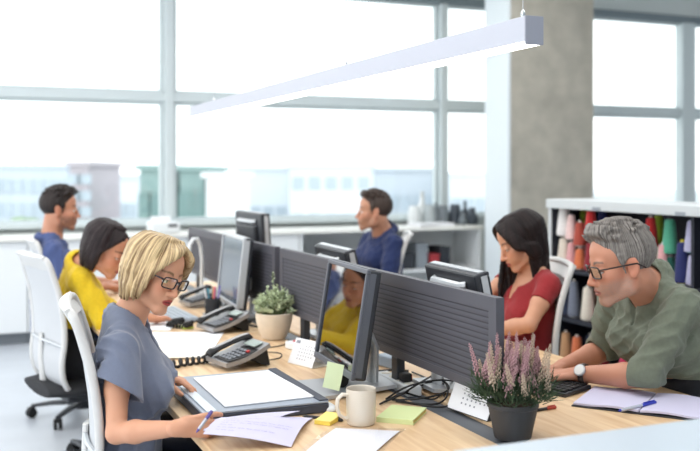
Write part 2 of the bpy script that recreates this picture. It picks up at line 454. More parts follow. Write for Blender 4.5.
def painter(M, s, sp, nails):
    inv = np.array(M.inverted()); base = np.array(srgb(*sp['skin'])[:3]); lip = np.array(srgb(*sp['lip'])[:3]); bro = np.array(srgb(*sp['brow'])[:3])
    stub = sp.get('stubble'); nc = sp.get('nail')
    def paint(P):
        q = (P @ inv[:3, :3].T + inv[:3, 3]) / s; x, y, z = q[:, 0], q[:, 1], q[:, 2]
        c = np.repeat(base[None], len(P), 0)
        def blend(w, col): nonlocal c; w = np.clip(w, 0, 1)[:, None]; c = c * (1 - w) + np.array(col) * w
        near = (np.abs(x) < .14) & (np.abs(y) < .12) & (z > -.14) & (z < .14)
        warm = base * np.array([1.03, .84, .80])
        for sy in (1, -1): blend(near * .7 * np.exp(-(((y - sy * .045) / .022) ** 2 + ((z + .03) / .02) ** 2)) * (x > .02), warm)
        blend(near * .7 * np.exp(-((y / .012) ** 2 + ((z + .036) / .012) ** 2)) * (x > .08), warm)
        blend(near * .6 * (np.abs(y) > .068) * (np.abs(x + .01) < .03), warm)
        if stub:
            w = near * np.clip((-.028 - z - np.clip(.05 - x, -.03, .1) * .0) / .02, 0, 1) * np.clip((x + .012) / .02, 0, 1) * np.clip((np.abs(y) - (.012 + (z + .052) * .9)) / .014 + np.where(z < -.052, 2, 0), 0, 1) * (z > -.135)
            w = w * (.75 + .5 * np.sin(x * 900) * np.sin(y * 1100 + 1) * np.sin(z * 1000 + 2)); blend(w * stub[1], np.array(srgb(*stub[0])[:3]))
        d = (y / .0235) ** 2 + ((z + .0695) / .0105) ** 2
        blend(near * (x > .078) * np.clip((1.15 - d) * 4, 0, 1), lip)
        blend(near * (x > .078) * np.clip((.0016 - np.abs(z + .0695)) / .0008, 0, 1) * (np.abs(y) < .021), lip * .35)
        for sy in (1, -1):
            t = (y * sy - .013) / .036; zc = .0205 + .006 * np.sin(np.clip(t, 0, 1) * 2.2) - .004 * np.clip(t - .6, 0, 1)
            blend(near * (x > .03) * np.clip((.0042 * (1.15 - .6 * np.clip(t, 0, 1)) - np.abs(z - zc)) / .002 + .5, 0, 1) * (t > 0) * (t < 1) * .9, bro)
            ze = .0065 - sp.get('lid', .35) * .014
            blend(near * (x > .074) * (np.abs(y * sy - .0325) < .0155) * np.clip((.0022 - np.abs(z - ze + ((y * sy - .0325) / .016) ** 2 * .003)) / .001, 0, 1), np.array((.02, .012, .01)))
        if nc is not None:
            for p in nails:
                d = np.linalg.norm(P - np.array(p), axis=1); blend((d < .0062) * 1., np.array(srgb(*nc)[:3]))
        return c
    return paint

def glasses(root, M, s, m, lensm, inv, w=.052, h=.034, tr=.0018, flat=.6):
    """spectacles in head space, worn by the person"""
    g = MB(); T = inv @ M @ Matrix.Scale(s, 4)
    X0, Z0 = .101, -.004
    lens = []
    for sy in (1, -1):
        cy = sy * (w / 2 + .009); pts = []
        for k in range(28):
            a = 2 * PI * k / 28; ca, sa = math.cos(a), math.sin(a)
            e = .45
            yy = math.copysign(abs(ca) ** e, ca) * w / 2; zz = math.copysign(abs(sa) ** e, sa) * h / 2
            pts.append(V((X0 - (abs(cy + yy) ** 2) * 3.2 + zz * .10, cy + yy, Z0 + zz)))
        g.tube(pts, tr, 8, closed=True, flat=(1.0, 1.3)); lens.append(pts)
        xo = X0 - (abs(cy + sy * w / 2) ** 2) * 3.2
        yo = abs(cy) + w / 2
        g.tube([(xo, sy * yo, Z0 + h * .25), (xo - .012, sy * (yo + .010), Z0 + h * .27), (.02, sy * .080, Z0 + .008), (-.02, sy * .084, Z0 + .006), (-.045, sy * .082, Z0 - .014)], tr * 1.15, 8)
    g.tube([(X0 - .0007, -.010, Z0 + .004), (X0 + .003, -.004, Z0 + .008), (X0 + .003, .004, Z0 + .008), (X0 - .0007, .010, Z0 + .004)], tr * .9, 8)
    o = obj('glasses', g, m, root); o.matrix_basis = T
    for pts in lens:
        l = MB(); c = sum(pts, V()) / len(pts); n = len(pts)
        vs = [c + V((.0004, 0, 0))] + [p + V((.0004, 0, 0)) for p in pts] + [c - V((.0004, 0, 0))] + [p - V((.0004, 0, 0)) for p in pts]
        fs = [(0, 1 + k, 1 + (k + 1) % n) for k in range(n)] + [(n + 1, n + 2 + (k + 1) % n, n + 2 + k) for k in range(n)] + [(1 + k, n + 2 + k, n + 2 + (k + 1) % n, 1 + (k + 1) % n) for k in range(n)]
        l.add(vs, fs, True); obj('lens', l, lensm, o)
    return o

def person(sp):
    h = sp['h']; m = sp['male']; s = sp['hs']
    M = head_matrix(*sp['head']); P, N = sp['P'], sp['N']
    root = thing('person', sp['label'], 'person', (P.x, P.y, 0)); inv = Matrix.Translation((-P.x, -P.y, 0))
    up = (N - P).normalized(); lat = (sp['SL'] - sp['SR']).normalized(); fw = lat.cross(up).normalized()
    # ---- body
    pts = [P, N, sp['SL'], sp['SR'], sp['EL'], sp['ER'], sp['WL'], sp['WR'], M.translation]
    lo = [min(p[i] for p in pts) - .20 for i in range(3)]; hi = [max(p[i] for p in pts) + .22 for i in range(3)]
    lo[2] = P.z - .12; hi[2] = M.translation.z + .16
    g = Grid(lo, hi, h); nails = []
    head_shape(g, M, s, m, sp.get('lid', .35))
    nr = .060 if m else .049
    hb = M @ (V((-.028, 0, -.055)) * s)
    g.cone(N - up * .03, hb, nr * 1.08, nr * .95, .02)
    torso(g, sp, sp.get('under', -.020), True)
    ar = sp.get('ar', 1.0 if m else .84)
    arm(g, sp['SL'], sp['EL'], sp['WL'], ar); arm(g, sp['SR'], sp['ER'], sp['WR'], ar)
    hsz = sp.get('handsize', 1.0 if m else .90)
    hand(g, sp['WL'], *sp['HL'][:2], -1, sp['HL'][2], hsz, nails=nails, **(sp['HL'][3] if len(sp['HL']) > 3 else {}))
    hand(g, sp['WR'], *sp['HR'][:2], 1, sp['HR'][2], hsz, nails=nails, **(sp['HR'][3] if len(sp['HR']) > 3 else {}))
    sdf_obj('body', g, M_skin, root, inv, painter(M, s, sp, nails))
    eyes(root, M, s, sp['eye'], inv)
    # ---- shirt
    hs_ = sp.get('hsh', h * 1.25); f = sp.get('loose', .012)
    g = Grid([lo[0], lo[1], P.z + sp.get('hem', -.10)], [hi[0], hi[1], N.z + .16], hs_)
    damp = [(N + up * .03, .11), (P - up * .02, .17)]
    for S, E, W, fr in ((sp['SL'], sp['EL'], sp['WL'], sp['sleeve'][0]), (sp['SR'], sp['ER'], sp['WR'], sp['sleeve'][1])):
        a = ar; fl = f * sp.get('sleeve_loose', 1.0)
        if fr <= 1:
            e = lerp(S, E, fr); n = (E - S).normalized()
            ra, rb = .050 * a + fl, (.050 * (1 - fr) + .040 * fr) * a + fl * sp.get('flare', 1.3)
            ax = e + n * (.03 + .05 * (sp.get('hemtilt', 0) > 0))
            nt_ = (n - fw * sp.get('hemtilt', 0)).normalized(); g.cone(lerp(S, E, .05), ax, ra - .006, rb, .02, clip=[(e, nt_)])
            damp.append((e, rb + .010))
            g.cone(lerp(S, E, .05), ax, ra - .016, rb - .010, .002, '-', clip=[(e - nt_ * .045, -nt_)])
        else:
            t = fr - 1; e = lerp(E, W, t); n = (W - E).normalized()
            g.chain([lerp(S, E, .05), lerp(S, E, .5), E], [.047 * a + fl, .045 * a + fl, .041 * a + fl], .02)
            rb = (.043 * (1 - t) + .027 * t) * a + fl
            g.cone(E, e + n * .02, .043 * a + fl, rb, .02, clip=[(e, n)])
            if sp.get('cuff'): g.cone(e - n * .055, e + n * .03, rb + .006, rb + .004, .004, clip=[(e, n), (e - n * .055, -n)])
            damp.append((e, rb + .02))
            g.cone(E, e + n * .02, .041 * a + fl - .009, rb - .009, .0, '-', clip=[(e - n * .02, -n)])
    gt = Grid(g.lo, [g.lo[i] + g.h * (g.n[i] - 1.001) for i in range(3)], g.h); torso(gt, sp, f)
    g.D[g.D > .04] = .2; g.mix((slice(None),) * 3, gt.D[:g.n[0], :g.n[1], :g.n[2]], .02, '+')
    if sp.get('extra'): sp['extra'](g, sp, fw, lat, up)
    am = sp.get('fold', .0035); 
    if am: g.noise(am, sp.get('seed', 1), sp.get('ffreq', (38, 85)), True, sp.get('aniso', (1, 1, .6)), damp)
    if sp.get('collar'):
        uc = (up + (hb - N).normalized()).normalized(); fc = lat.cross(uc).normalized(); c = N + uc * .030 + fc * (.004 if m else .014); rr = nr + (.019 if m else .015); th = max(.0115, hs_ * 1.7)
        ring = []
        for k in range(15):
            a = -2.75 + 5.5 * k / 14
            ring.append(c - fc * rr * math.cos(a) * 1.0 + lat * rr * math.sin(a) - uc * (.034 * (1 - math.cos(a)) / 2 * 1.25))
        for k in range(14):
            g.cone(ring[k], ring[k + 1], th, None, .004); g.cone(ring[k] + uc * .016, ring[k + 1] + uc * .016, th * .8, None, .004)
            o1, o2 = [(ring[j] - c) - uc * (ring[j] - c).dot(uc) for j in (k, k + 1)]; fl_ = ring[k] + o1.normalized() * (.014 if m else .009) - uc * .016; f2_ = ring[k + 1] + o2.normalized() * (.014 if m else .009) - uc * .016
            g.cone(fl_, f2_, th * .75, None, .003); g.cone(fl_ + uc * .016, f2_ + uc * .016, th * .75, None, .003)
        g.cone(ring[0], ring[0] - uc * .05 - lat * (-.02) + fc * .012, th, .006, .004); g.cone(ring[-1], ring[-1] - uc * .05 + lat * .0 + fc * .012, th, .006, .004)
        g.cone(N - up * .04, hb + up * .05, nr * 1.08 + .004, nr + .004, .002, '-')
        vd = sp.get('vee', .07)
        g.cone(N + up * .06 + fw * (nr + .01), N - up * vd + fw * (nr + .06), sp.get('vw', .030), .004, .004, '-', flat=(lat, .8))
    else:
        nk = sp.get('neck', .012); 
        g.cone(N - up * .01, hb, nr * 1.1 + nk, nr + nk, .003, '-')
        vd = sp.get('vee', 0)
        if vd: g.cone(N + up * .06 + fw * (nr - .01), N - up * vd + fw * (nr + .06), .062, .006, .004, '-', flat=(lat, 1.0))
        g.cone(N + fw * (nr - .02) + up * .02, N + fw * (nr + .03) + up * .01, nk + .045, None, .004, '-')
    sdf_obj('shirt', g, sp['shirt'], root, inv)
    # ---- trousers and shoes
    g = Grid([min(P.x - .25, sp['foot'].x - .4), P.y - .42, 0.0], [max(P.x + .25, sp['foot'].x + .4), P.y + .42, P.z + .36], .009)
    g.cone(P - lat * .08, P + lat * .08, .090, None, .03); g.cone(P, P + up * .04, .115, .105, .03, flat=(fw, .70))
    if 'waist' in sp:
        gt = Grid(g.lo, [g.lo[i] + g.h * (g.n[i] - 1.001) for i in range(3)], g.h); torso(gt, sp, -.002); gt.cut(P + up * sp['waist'], up)
        g.mix((slice(None),) * 3, gt.D[:g.n[0], :g.n[1], :g.n[2]], .01, '+')
    q = V((fw.x, fw.y, 0)).normalized(); ql = V((lat.x, lat.y, 0)).normalized()
    for e in (1, -1):
        hip = P + ql * .085 * e; knee = hip + q * .40 + ql * .04 * e; knee.z = .53
        an = V((sp['foot'].x, sp['foot'].y, .10)) + ql * .11 * e
        g.chain([hip, knee], [.082, .062], .03); g.chain([knee, an], [.062, .045], .02)
        sh = Grid([an.x - .3, an.y - .3, 0.0], [an.x + .3, an.y + .3, .16], .007)
        sh.cone(an + V((0, 0, -.04)), an + q * .15 + V((0, 0, -.066)), .040, .032, .02, flat=(V((0, 0, 1)), .9), clip=[((0, 0, .006), (0, 0, -1))])
        sh.cone(an + V((0, 0, -.05)), an + V((0, 0, .01)), .042, .040, .02)
        sdf_obj('shoe', sh, sp['shoe'], root, inv)
    sdf_obj('trousers', g, sp['pants'], root, inv)
    # ---- hair
    gh = Grid(*sp['hairbox'], sp.get('hh', .0035)) if 'hairbox' in sp else Grid((-.17, -.15, -.20), (.16, .15, .16), sp.get('hh', .0035))
    sp['hair'](gh, M, s)
    sdf_obj('hair', gh, sp['hairmat'], root, inv @ M @ Matrix.Scale(s, 4))
    return root, M, inv
# ------------------------------------------------------------------ hair
def scalp(az, el, o=0.):
    a, e = R_(az), R_(el)
    return V((-.016 + (.096 + o) * math.cos(e) * math.cos(a), (.075 + o) * math.cos(e) * math.sin(a), .034 + (.080 + o) * math.sin(e)))
def hair_bob(length=-.105, part=.028, wave=.004, seed=3, vol=.014, flare=1.0, n=110, amin=62, ragged=.012, front=.050, fr=0., fx=0.):
    def fn(g, M, s):
        r = random.Random(seed)
        g.ell((-.018, 0, .036), (.096 + vol * .8, .075 + vol * .8, .080 + vol * .8), None, .004, clip=[((front, 0, .066), V((.78, 0, -.62)))])
        for i in range(n):
            sd = 1 if i % 2 else -1; az = sd * (amin + (180 - amin) * ((i // 2) + r.random()) / (n / 2))
            o = vol + r.uniform(-.004, .003); pts = [V((r.uniform(-.02, .04), part + sd * .006, .113 + vol * .6))]
            for el in (58, 34, 12): pts.append(scalp(az, el, o))
            base = scalp(az, 0, o); back = max(0, -math.cos(R_(az)))
            L = length + r.uniform(-ragged, ragged) - .012 * back
            w = r.uniform(-wave, wave)
            for t in (.35, .7, 1.0):
                k = flare - (.20 * t * back) - .17 * t * t
                pts.append(V((-.016 + (base.x + .016) * k + w * math.sin(t * 5 + i), base.y * k + w * math.cos(t * 6 + i), .034 + (L - .034) * t)))
            g.lock(pts, [.007, .011, .012, .0125, .012, .010, .0035], .005)
        for i in range(26):     # fringe swept from the parting to both temples
            t = fr + (1 - fr) * i / 25; q = r.uniform(-.003, .003)
            a = [V((.052 - .07 * t, part - .004, .108 + vol * .55)), V((.082 - .045 * t, -.012, .096 + q)), V((.076 - .035 * t, -.052, .062 + q)), V((.058 - .03 * t, -.078 - vol * .5, .012)), V((.046 - .03 * t, -.083 - vol * .4 + q, -.04)), V((.040 - .03 * t, -.078 + q, length + .02 * (1 - t)))]
            for j, w in ((2, .4), (3, .9), (4, 1), (5, 1)): a[j].x -= fx * w
            g.lock(a, [.006, .009, .010, .010, .009, .003], .004)
            b = [V((.050 - .07 * t, part + .004, .108 + vol * .55)), V((.078 - .04 * t, part + .030, .080 + q)), V((.062 - .03 * t, .074 + vol * .4, .022)), V((.052 - .03 * t, .082 + vol * .4 + q, -.03)), V((.046 - .03 * t, .077 + q, length + .025 * (1 - t)))]
            for j, w in ((2, .6), (3, 1), (4, 1)): b[j].x -= fx * w
            g.lock(b, [.006, .009, .010, .010, .003], .004)
        g.strands(.0013, (-.012, part), seed)
    return fn
def hair_long(seed=5, near=1, world=None):
    """long straight hair hanging straight down in the world: behind the near shoulder and in front of the far one"""
    def fn(g, M, s):
        r = random.Random(seed); vol = .012
        dn = (M.to_3x3().transposed() @ V((0, 0, -1))); 
        g.ell((-.018, 0, .037), (.110, .089, .094), None, .004, clip=[((.052, 0, .074), V((.80, 0, -.60)))])
        for i in range(120):
            sd = near if i % 3 else -near; az = sd * ((98 if sd == near else 62) + (82 if sd == near else 118) * r.random())
            o = vol + r.uniform(-.004, .003); pts = [V((r.uniform(-.02, .05), .002, .116))]; fx_ = r.uniform(-.05, .055)
            for el in (60, 36, 14): pts.append(scalp(az, el, o))
            b = scalp(az, 2, o); pts.append(b)
            fwd = max(0, math.cos(R_(az)) + .45)
            L = (.25 if sd == near else .34) * r.uniform(.86, 1.0)
            for t in (.3, .65, 1.0):
                p = b + dn * L * t
                if sd == near: p += V((-.022 - .012 * t, -near * .018, 0)) * min(1, t * 2)
                else: p += V((fx_ * t, near * .055 * t, 0))
                pts.append(p + V((r.uniform(-.006, .006), r.uniform(-.006, .006), 0)))
            g.lock(pts, [.007, .011, .012, .013, .013, .013, .012, .004], .005)
        for i in range(34):
            t = i / 33
            for sd in (1, -1):
                q = r.uniform(-.003, .003); L = (.36 if sd != near else .085) * r.uniform(.9, 1)
                b = V((.050 - .045 * t, sd * (.083 + q), -.010)); 
                a = [V((.062 - .07 * t, sd * .003, .112)), V((.076 - .04 * t, sd * .040, .088 + q)), V((.066 - .04 * t, sd * .074, .040)), b]
                for k in (.3, .65, 1):
                    e = b + dn * L * k
                    e += V((-.055 * k - .03, sd * .002, 0)) if sd == near else V((.035 * k - .05 * k * t, -sd * .05 * k, 0))
                    a.append(e)
                g.lock(a, [.006, .009, .010, .011, .012, .012, .004], .004)
        g.strands(.0011, (-.012, 0), seed)
    return fn
def hair_short(seed=2, top=.016, side=.005, quiff=0., hl=(.060, 0, .070), wave=.003):
    def fn(g, M, s):
        r = random.Random(seed)
        cl = [(hl, V((.80, 0, -.60))), ((0, 0, -.050), V((.35, 0, -1)))]
        g.ell((-.018, 0, .034), (.098 + side, .0755 + side, .080 + side), None, .004, clip=cl)
        g.ell((-.014, 0, .052), (.096 + top * .4, .068 + top * .4, .066 + top * .8), None, .008, clip=[(hl, V((.80, 0, -.60))), ((0, 0, .045), V((0, 0, -1)))])
        for sy in (1, -1):
            g.cone((.022, sy * .073, .030), (.016, sy * .0745, -.018), .010 + side * .5, .006, .004, flat=(V((0, 1, 0)), .45))
            g.ell((-.008, sy * .080, -.012), (.021, .02, .034), None, .004, '-')
        for i in range(90):
            az = r.uniform(-180, 180); el = 28 + 60 * r.random() ** .7
            p = scalp(az, el, .002)
            if p.x > hl[0] + .012: continue
            d = V((.6, r.uniform(-.4, .4), .35 + quiff * max(0, p.x) * 14)).normalized()
            n_ = (p - V((-.016, 0, .034))).normalized()
            g.chain([p, p + n_ * top * .8 + d * .010, p + n_ * top * (1.0 + quiff * max(0, p.x) * 8) + d * .026], [.011, .009, .003], .006)
        if quiff:
            for i in range(15):
                y = -.052 + .104 * i / 14; x = .064 - 6 * y * y
                g.chain([V((x - .012, y, .088)), V((x + .012, y * 1.03, .104 + .012 * quiff)), V((x + .004, y, .118 + .012 * quiff)), V((x - .03, y * .9, .120))], [.011, .011, .010, .006], .006)
        g.noise(wave * .5, seed, (110, 220), True); g.strands(.0008, (.0, 0), seed)
    return fn

# ------------------------------------------------------------------ the six people
EYE_D = eye_mat('eye_brown', (70, 42, 26)); EYE_B = eye_mat('eye_blue', (70, 95, 110))
M_skin = attr_mat('skin', .48, sss=.12, bump=.06, bscale=700)
def fab(name, c, **k):
    a = dict(rough=.85, spec=.2, sheen=.15, noise=.05, nscale=90, bump=.12, bscale=900); a.update(k); return mat(name, c, **a)
M_lens = glass_mat('spectacle_lens', (.96, .97, .98, 1), .05)
M_black = mat('black_plastic', (26, 27, 30), .4)
PEOPLE = {}

def build_people():
    down = V((0, 0, -1))
    # --- blonde woman, nearest on the left
    Hp = at(155, 272.5, 2.88)
    sp = dict(h=.0031, hsh=.0045, male=False, hs=.925, label='blonde woman with dark glasses and grey-blue blouse holding a pen and papers',
        head=(Hp, -55, 17, -13), P=V((.485, 2.93, .53)), N=V((.485, 2.915, .985)),
        SR=V((.445, 2.765, .945)), SL=V((.53, 3.055, .965)), ER=V((.425, 2.665, .725)), WR=at(181, 428, 2.52),
        EL=V((.47, 3.10, .755)), WL=at(161, 374, 2.97),
        HR=(V((.92, .14, -.04)), V((.05, -.88, .46)), [(16, 24, 14), (32, 44, 24), (42, 52, 28), (48, 56, 30)], dict(thumb=(.94, .20, .34))), handsize=.87,
        HL=(V((.80, -.48, -.30)), V((.42, .0, 1)), [(14, 30, 20), (16, 34, 22), (20, 38, 24), (26, 40, 26)], dict(thumb=(.75, .5, .3), spread=1.2)),
        skin=(208, 154, 124), lip=(164, 66, 62), brow=(122, 92, 62), nail=(60, 34, 44), lid=.42, eye=EYE_B,
        ar=.77, shirt=fab('blouse_grey_blue', (110, 118, 138), rough=.6, sheen=.3, noise=.03), sleeve=(.50, .50), hemtilt=.55, sleeve_loose=1.8, flare=1.5, loose=.016, collar=True, vee=.13, vw=.05, fold=.0095, seed=4, aniso=(1, 1, .35), belly=.015,
        pants=fab('trousers_navy', (38, 44, 62)), shoe=M_black, foot=V((.80, 2.93, 0)),
        hair=hair_bob(-.090, .030, .010, 3, .006, ragged=.020), hairmat=hair_mat('hair_blonde', (104, 76, 48), (228, 202, 156), .40, 13, .03), hh=.003)
    PEOPLE['blonde'] = person(sp) + (sp,)
    r, M, inv = PEOPLE['blonde'][:3]
    glasses(r, M, .98, mat('glasses_dark', (38, 30, 34), .25), M_lens, inv, .050, .033, .0022)
    # --- grey-haired man, nearest on the right
    Hp = at(621, 263, 3.06)
    sp = dict(h=.0036, male=True, hs=1.04, label='grey-haired bearded man in an olive shirt writing beside the heather pot',
        head=(Hp, 161, 14, 0), P=V((2.42, 2.52, .54)), N=V((2.165, 2.53, 1.065)),
        SL=V((2.155, 2.355, 1.035)), SR=V((2.17, 2.70, 1.03)), EL=at(646, 376, 3.0), WL=at(578, 374, 3.16),
        ER=V((2.185, 2.80, .80)), WR=at(563, 366, 3.33),
        HL=(V((-.80, .55, -.10)), V((.1, -.25, .95)), [(30, 35, 20), (35, 38, 22), (40, 42, 24), (45, 45, 25)], dict(thumb=(.8, .5, .35))),
        HR=(V((-.95, .0, -.15)), V((.05, .2, .95)), [(25, 30, 18), (28, 32, 20), (32, 34, 20), (38, 38, 22)], dict(thumb=(.75, .55, .3))),
        skin=(198, 140, 114), lip=(170, 104, 92), brow=(104, 92, 84), stubble=((150, 136, 126), .58), lid=.55, eye=EYE_D,
        shirt=fab('shirt_olive', (112, 119, 104), noise=.06), sleeve=(1.16, 1.16), hem=.23, waist=.30, cuff=True, collar=True, vee=.11, vw=.036, loose=.016, fold=.0075, seed=9, bulk=.94,  # high hem and waist: dark trouser cloth stands in for shade and armrest
        pants=fab('trousers_charcoal', (42, 43, 48)), shoe=M_black, foot=V((1.92, 2.52, 0)),
        hair=hair_short(2, .017, .005, .9, (.062, 0, .074)), hairmat=hair_mat('hair_grey', (70, 66, 63), (154, 148, 142), .55, 30), hh=.003)
    PEOPLE['grey'] = person(sp) + (sp,)
    r, M, inv = PEOPLE['grey'][:3]
    glasses(r, M, 1.04, mat('glasses_tortoise', (46, 34, 30), .3), M_lens, inv, .050, .036, .0022)
    # --- woman in red
    Hp = at(520, 241, 4.08)
    sp = dict(h=.0045, male=False, hs=.96, label='long-haired brunette woman in a red short-sleeved top looking down',
        head=(Hp, 165, 26, 4), P=V((2.31, 3.47, .54)), N=V((2.335, 3.475, 1.03)),
        SL=V((2.325, 3.325, .985)), SR=V((2.335, 3.630, .985)), EL=at(529, 325, 3.88), WL=at(484, 331, 3.95),
        ER=at(487, 296, 4.2), WR=V((1.97, 3.60, .83)),
        HL=(V((-1, .1, -.1)), V((0, 0, 1)), [25] * 4), HR=(V((-1, -.1, -.2)), V((0, 0, 1)), [25] * 4),
        skin=(208, 154, 124), lip=(176, 88, 84), brow=(56, 40, 34), lid=.62, eye=EYE_D,
        shirt=fab('top_red', (150, 46, 50)), sleeve=(.46, .46), loose=.008, vee=.15, neck=.045, under=-.006, fold=.003, seed=5,
        pants=fab('skirt_green', (30, 92, 62)), shoe=M_black, foot=V((2.05, 3.47, 0)), 
        hair=hair_long(5, 1), hairbox=((-.26, -.17, -.46), (.34, .17, .16)), hairmat=hair_mat('hair_dark_brown', (16, 12, 13), (42, 30, 29), .5, 13), hh=.004)
    PEOPLE['red'] = person(sp) + (sp,)
    # --- man at the back
    Hp = at(374, 211, 5.9)
    sp = dict(h=.006, male=True, hs=1.0, label='man in a navy shirt sitting upright in front of the window',
        head=(Hp, 160, 0, 0), P=V((2.50, 5.42, .54)), N=V((2.53, 5.42, 1.055)),
        SL=V((2.52, 5.245, 1.02)), SR=V((2.52, 5.595, 1.02)), EL=V((2.42, 5.14, .76)), WL=V((2.17, 5.2, .77)),
        ER=V((2.42, 5.70, .76)), WR=V((2.17, 5.62, .77)),
        HL=(V((-1, .1, -.1)), V((0, 0, 1)), [20] * 4), HR=(V((-1, -.1, -.1)), V((0, 0, 1)), [20] * 4),
        skin=(194, 144, 118), lip=(160, 100, 90), brow=(52, 42, 38), stubble=((120, 96, 84), .4), lid=.3, eye=EYE_D,
        shirt=fab('shirt_navy', (40, 52, 92)), sleeve=(1.8, 1.8), collar=True, loose=.014, fold=.007, seed=6,
        pants=fab('trousers_dark', (40, 42, 50)), shoe=M_black, foot=V((2.25, 5.42, 0)),
        hair=hair_short(6, .014, .006, .3, (.060, 0, .072)), hairmat=hair_mat('hair_brown', (44, 36, 34), (84, 72, 66), .45, 16), hh=.004)
    PEOPLE['navy'] = person(sp) + (sp,)
    # --- woman in yellow
    Hp = at(107, 249, 4.42)
    sp = dict(h=.005, male=False, hs=1.0, label='woman in a mustard yellow sweater with a dark bob bending over her desk',
        head=(Hp, -36, 26, 0), P=V((.545, 4.72, .54)), N=V((.56, 4.68, 1.0)),
        SR=V((.555, 4.53, .965)), SL=V((.57, 4.83, .965)), ER=V((.66, 4.45, .76)), WR=V((.86, 4.42, .77)),
        EL=V((.72, 4.86, .77)), WL=at(140, 322, 4.55),
        HR=(V((1, .1, -.1)), V((0, 0, 1)), [25] * 4), HL=(V((.9, -.4, -.1)), V((0, 0, 1)), [25] * 4),
        skin=(196, 136, 104), lip=(160, 84, 76), brow=(40, 30, 28), lid=.62, eye=EYE_D,
        shirt=fab('sweater_mustard', (216, 182, 38), noise=.06), sleeve=(1.88, 1.88), hem=.17, waist=.25, loose=.018, neck=.010, fold=.007, seed=8,
        pants=fab('trousers_black', (30, 30, 34)), shoe=M_black, foot=V((.95, 4.72, 0)),
        hair=hair_bob(-.098, .0, .002, 12, .012, 1.0, 120, 76, .008, .052, fr=.45, fx=.028), hairmat=hair_mat('hair_black_brown', (20, 15, 17), (50, 39, 40), .5, 13), hh=.004)
    PEOPLE['yellow'] = person(sp) + (sp,)
    # --- man in blue
    Hp = at(60, 209, 5.5)
    sp = dict(h=.0055, male=True, hs=1.0, label='dark-haired man in a blue shirt facing right at the far desk',
        head=(Hp, -8, 4, 0), P=V((.55, 5.74, .54)), N=V((.54, 5.74, 1.045)),
        SR=V((.535, 5.565, 1.01)), SL=V((.535, 5.915, 1.01)), ER=V((.66, 5.48, .78)), WR=at(106, 286, 5.52),
        EL=V((.66, 6.0, .78)), WL=V((.88, 5.9, .78)),
        HR=(V((1, .1, -.1)), V((0, 0, 1)), [25] * 4), HL=(V((1, -.1, -.1)), V((0, 0, 1)), [25] * 4),
        skin=(190, 136, 110), lip=(158, 96, 86), brow=(34, 28, 26), stubble=((84, 64, 58), .7), lid=.35, eye=EYE_D,
        shirt=fab('shirt_blue', (72, 86, 130)), sleeve=(1.55, 1.55), collar=True, loose=.016, fold=.007, seed=3,
        pants=fab('jeans_navy', (44, 54, 84)), shoe=M_black, foot=V((.85, 5.74, 0)),
        hair=hair_short(8, .018, .007, .5, (.062, 0, .072)), hairmat=hair_mat('hair_black', (24, 20, 20), (56, 48, 46), .4, 16), hh=.004)
    PEOPLE['blue'] = person(sp) + (sp,)
# ------------------------------------------------------------------ materials of the room
WHITE = mat('white_laminate', (232, 236, 238), .35)
FRAME = mat('window_frame_grey', (206, 216, 218), .45)
SILL = mat('sill_grey', (206, 212, 210), .5)
CONC = mat('concrete', (178, 174, 162), .85, noise=.14, nscale=5, bump=.25, bscale=30)
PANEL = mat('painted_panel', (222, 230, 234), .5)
CEIL = mat('ceiling_white', (236, 238, 240), .8)
FLOOR = mat('floor_grey', (196, 202, 210), .32, noise=.05, nscale=3)
GLASS = glass_mat('window_glass', (.97, .985, .98, 1), .06)
METAL = mat('silver_plastic', (190, 194, 198), .35, metal=.35)
CHROME = mat('chrome', (210, 214, 218), .12, metal=1)
DARKM = mat('dark_plastic', (44, 47, 53), .45)
STEEL = mat('white_steel', (226, 229, 232), .4)
PAPER = mat('paper', (244, 245, 248), .8, spec=.2)
PAPERL = mat('paper_lilac_shade', (206, 203, 226), .8, spec=.2)  # lilac shade on the held sheets is put into this paper colour
PAPERC = mat('paper_cream', (240, 236, 224), .8, spec=.2)
RUBBER = mat('rubber_black', (22, 22, 24), .6)
def wood_mat():
    m = mat('light_birch', (226, 200, 166), .42, spec=.4); nt = m.node_tree; N = nt.nodes.new; K = nt.links.new
    tc = N('ShaderNodeTexCoord'); mp = N('ShaderNodeMapping'); mp.inputs['Scale'].default_value = (14, 1.2, 14)
    n = N('ShaderNodeTexNoise'); n.inputs['Scale'].default_value = 2.2; n.inputs['Detail'].default_value = 6; n.inputs['Distortion'].default_value = .8
    r = N('ShaderNodeValToRGB'); e = r.color_ramp; e.elements[0].position = .3; e.elements[0].color = srgb(206, 168, 126); e.elements[1].position = .68; e.elements[1].color = srgb(232, 204, 166)
    K(tc.outputs['Object'], mp.inputs[0]); K(mp.outputs[0], n.inputs[0]); K(n.outputs[0], r.inputs[0]); K(r.outputs[0], nt.nodes['Principled BSDF'].inputs['Base Color']); return m
WOOD = wood_mat()
